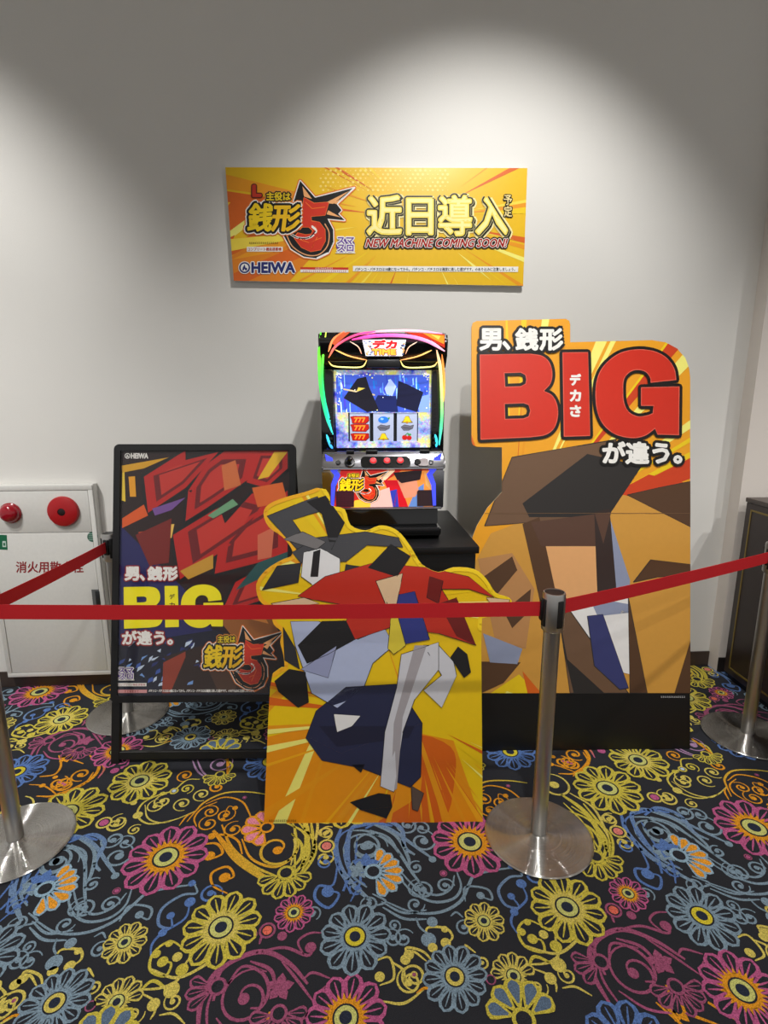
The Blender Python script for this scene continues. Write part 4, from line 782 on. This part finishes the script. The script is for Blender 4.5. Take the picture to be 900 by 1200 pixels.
# lower lit door
LD = [(108, 778), (652, 778), (632, 985), (112, 985)]; lm = lambda x, y, off=0.: Vector((mloc(x, y)[0], -.053+.006*(y-789)/200-off, mloc(x, y)[1]))
p = Print(lm, [(150, 779), (612, 779), (640, 850), (632, 978), (112, 978), (130, 850)], emit=.75, rough=.2); p.base = .002; p.step = .0002
p.poly([(100, 770), (660, 770), (660, 990), (100, 990)], (196, 40, 36), 0); p.poly([(300, 985), (360, 850), (460, 780), (650, 780), (650, 985)], (232, 140, 60), .5)
for q, c in (([(420, 790), (570, 775), (560, 830), (450, 850)], (40, 30, 34)), ([(440, 830), (540, 820), (560, 920), (480, 930)], (214, 140, 110)), ([(370, 830), (450, 830), (500, 980), (430, 980)], (200, 24, 36)), ([(310, 900), (400, 870), (420, 980), (300, 980)], (236, 180, 170)), ([(500, 980), (540, 880), (580, 850), (580, 980)], (96, 130, 190)),
             ([(400, 890), (440, 880), (450, 980), (420, 980)], (50, 60, 170)), ([(220, 940), (320, 920), (300, 980), (200, 980)], (240, 190, 60)), ([(380, 780), (430, 778), (350, 860)], (250, 220, 180)), ([(580, 790), (620, 800), (630, 900), (590, 860)], (220, 160, 90))): p.poly(q, c, 1.2)
p.T = lambda x, y: (-.0+ (370-365)*4.527*0 + ((370+(150+(x-165)*.477)/5.625)-365)*4.527, ((505+(290+(y-265)*.485)/5.625)-375)*4.527); p.step = .00035; logo(p); p.build('lower_door_print', mc)
for q in ([(72, 690), (110, 710), (118, 760), (148, 800), (122, 860), (112, 970), (96, 970), (100, 850), (118, 800), (86, 760)],):
    for sg in (1, -1): mslab('blue_light_panel', [(370+(x-370)*sg, y) for x, y in q], -.062, .02, mat((60, 70, 215), .25, emit=1.1, var=.3, vscale=220, name='blue_glitter'), mc)
for cx in (170, 592):
    p = Print(lm, None, rough=.4); p.base = .0062; p.poly([(cx-48, 892), (cx-40, 885), (cx+40, 885), (cx+48, 892), (cx+46, 975), (cx-46, 975)], (96, 40, 56) if cx < 300 else (72, 50, 54), 0)
    for i in range(8):
        for j in range(7): p.circle(cx-38+i*11, 895+j*12, 3.2, (26, 20, 24), 1, 6)
    p.build('speaker_grille', mc)
mkbox('chrome_edge', (-.228, .228, -.054, -.046, Z(992), Z(982)), CHR, mc, .002)

# ------------------------------------------------------------------ hydrant box
hb0 = wallpt(-1.675, 0, .075); hb = thing('hydrant_box', 'white steel hydrant box on the wall, lettered in red, with a lamp and an alarm', 'hydrant box', hb0, YAW)
HW, HH = .265, 1.0; WM = mat((214, 213, 208), .4, name='white_enamel')
bm = bmesh.new(); box(bm, -HW, HW, -.045, -.0005, 0, HH, .004); bmo('box_body', bm, WM, hb, True)
bm = bmesh.new()
for d in ((-HW+.004, HW-.004, -.052, -.0455, HH-.028, HH-.003), (-HW+.004, HW-.004, -.052, -.0455, .003, .024), (-HW+.004, -HW+.026, -.052, -.0455, .024, HH-.028), (HW-.026, HW-.004, -.052, -.0455, .024, HH-.028)): box(bm, *d, .002)
bmo('face_frame', bm, WM, hb, True)
up = mkbox('upper_panel', (-HW+.028, HW-.028, -.050, -.0455, HH-.235, HH-.030), WM, hb, .0015); dr = mkbox('door', (-HW+.028, HW-.028, -.050, -.0455, .026, HH-.238), WM, hb, .0015)
hx = lambda px, py: (Plane(wallpt(0, .05, 1), YAW, 0)(px, py)-Vector(hb0))
def hl(px, py):
    v = hx(px, py); return (v.x*cos(YAW)+v.y*sin(YAW), v.z)
x, z = hl(13, 601); lathe('indicator_lamp', [(.050, 0), (.050, .008), (.045, .012), (.044, .022), (.036, .034), (.02, .041), (0, .043)], mat((150, 12, 30), .12, coat=.5, name='red_lens'), hb, 32, (x, -.0505, z), (pi/2, 0, 0))
x, z = hl(75, 599); al = lathe('alarm_push', [(.074, 0), (.074, .010), (.070, .017), (.052, .024), (.030, .026), (.0185, .0265), (.018, .021), (0, .020)], mat((170, 22, 28), .3, name='red_alarm'), hb, 40, (x, -.0505, z), (pi/2, 0, 0))
lathe('push_centre', [(.018, .0195), (.018, .024), (.010, .026), (0, .026)], mat((30, 14, 14), .4), al, 24)
def flat(px, py, off=0.):
    a, b_ = px, py; v = hl(a, b_); return Vector((v[0], -.0502-off, v[1]))
p = Print(flat, None, rough=.4); p.base = .0002; p.text('消火用散水栓', 19, 658, 98, 671, (150, 40, 46), 1, .5); p.build('red_lettering', dr)
p = Print(flat, None); p.base = .0004; p.circle(108.5, 629, 6.2, (60, 100, 84), 0, 24, 6); 
for i in range(4): p.line([(104, 625.5+i*2.3), (113, 625.5+i*2.3)], .5, (170, 200, 186), 1)
p.build('round_sticker', dr)
p = Print(flat, None); p.base = .0004; p.poly([(-16, 626), (8, 627), (9, 644.5), (-15, 643)], (20, 104, 70), 0); p.poly([(3, 634), (7, 634), (7.5, 641), (3, 641)], (200, 220, 210), 1); p.poly([(4, 636), (6, 636), (6.2, 639.5), (4.2, 639.5)], (20, 104, 70), 2); p.build('green_sign', dr)
x, z = hl(114, 700); hd = mkbox('handle_recess', (x-.024, x+.016, -.0515, -.0503, z-.048, z+.042), mat((96, 98, 98), .4), dr); mkbox('handle', (x-.006, x+.014, -.056, -.0516, z-.04, z+.034), mat((60, 62, 62), .35, .6), hd, .001)

# ------------------------------------------------------------------ dark cabinet (right edge)
cb0 = Vector((1.862+.45, 2.2, 0)); CW = .45
cb = thing('dark_cabinet', 'dark brown cabinet with gold line border at the right edge behind the post', 'cabinet', cb0, YAW*.6)
CM = mat((50, 38, 36), .45, var=.08, name='dark_brown_panel'); GM = mat((142, 122, 64), .4, .4, name='gold_line')
mkbox('carcass', (-CW, CW, -.7, .58, .035, .965), CM, cb, .003); mkbox('plinth', (-CW+.02, CW-.02, -.68, .57, 0, .034), mat((24, 20, 20), .5), cb); mkbox('top_board', (-CW-.004, CW, -.705, .585, .966, .988), mat((70, 58, 52), .4), cb, .002)
bm = bmesh.new(); X0 = -CW-.0022
for y0, y1, z0, z1 in ((-.62, .50, .925, .934), (-.62, .50, .07, .079), (.535, .543, .12, .885), (-.66, -.652, .12, .885)): box(bm, X0, -CW, y0, y1, z0, z1)
for (y0, z0), (y1, z1) in (((.50, .93), (.539, .93-.0)), ((.539, .885), (.539, .93)), ((.50, .075), (.539, .075)), ((.539, .12), (.539, .075))): box(bm, X0, -CW, min(y0, y1)-.004, max(y0, y1)+.004, min(z0, z1)-.004, max(z0, z1)+.004)
bmo('gold_border', bm, GM, cb)

# ------------------------------------------------------------------ belt posts and tapes
ST, SR = steel(False, .34), steel(True, .13)
def post(x, y, label, rz=0):
    t = thing('belt_post', label, 'barrier post', (x, y, 0), rz, 'steel barrier posts'); 
    lathe('base', [(0, 0), (.180, 0), (.182, .003), (.182, .007), (.178, .010), (.12, .0115), (.05, .014), (.032, .018), (.028, .021), (0, .021)], SR, t, 72)
    lathe('pole', [(0, .022), (.0262, .022), (.0262, .765), (0, .765)], ST, t, 40)
    cp = lathe('belt_head', [(0, .766), (.030, .766), (.0345, .772), (.0355, .790), (.0355, .888), (.0335, .894), (.030, .894), (.0295, .890), (0, .890)], ST, t, 40)
    lathe('head_lid', [(0, .8905), (.029, .8905), (.028, .8925), (0, .893)], mat((24, 24, 25), .4), cp, 32)
    for k in range(4):
        o = mkbox('belt_slot', (-.0095, .0095, -.0385, -.028, .785, .875), mat((14, 14, 14), .5), t, .003); o.rotation_euler = (0, 0, pi/2*k+.35)
    return t
pA = floorpt(630.5, 980); pB = floorpt(875, 862); pC = floorpt(19, 987); pD = Vector((-1.225, 2.40))
post(pA.x, pA.y, 'steel belt post standing nearest the centre, in front of the tall standee')
post(pB.x, pB.y, 'steel belt post beside the dark cabinet at the right edge', .3); post(pC.x, pC.y, 'steel belt post at the left edge, whose head is out of frame', .5)
post(pD.x, pD.y, 'steel belt post half hidden behind the black poster stand', .2)
TM = mat((204, 22, 32), .75, var=.08, vscale=500, bump=.3, bscale=900, name='red_webbing')
def tape(a, b, za, zb, label, sag=.006, r=.037):
    d = (b-a).normalized(); a2, b2 = a+d*r, b-d*r; n = Vector((-d.y, d.x))*.0009; bm = bmesh.new(); rows = []; o = thing('barrier_tape', label, 'belt', (a2.x, a2.y, za), 0, 'red barrier tapes')
    for i in range(25):
        t = i/24; q = a2.lerp(b2, t); zc = za+(zb-za)*t-sag*4*t*(1-t); rows.append([bm.verts.new((q.x+s*n.x-a2.x, q.y+s*n.y-a2.y, zc+h-za)) for s, h in ((-1, -.024), (-1, .024), (1, .024), (1, -.024))])
    for A, B in zip(rows, rows[1:]):
        for k in range(4): bm.faces.new((A[k], A[(k+1) % 4], B[(k+1) % 4], B[k]))
    bm.faces.new(rows[0]); bm.faces.new(rows[-1][::-1]); bmo('webbing', bm, TM, o)
    for q, z_ in ((a2, za), (b2, zb)):
        c = mkbox('end_clip', (-.006, .006, -.011, .011, -.036, .034), mat((14, 14, 15), .4), o, .003); c.location = (q.x-a2.x, q.y-a2.y, z_-za); c.rotation_euler = (0, 0, atan2(d.y, d.x))
tape(pC, pA, .838, .838, 'red tape running straight across the front between two steel posts')
tape(pA, pB, .838, .838, 'red tape rising to the right from the central post across the tall standee', .004)
tape(pD, pC, .838, .838, 'red tape slanting down to the left across the white hydrant box', .004)
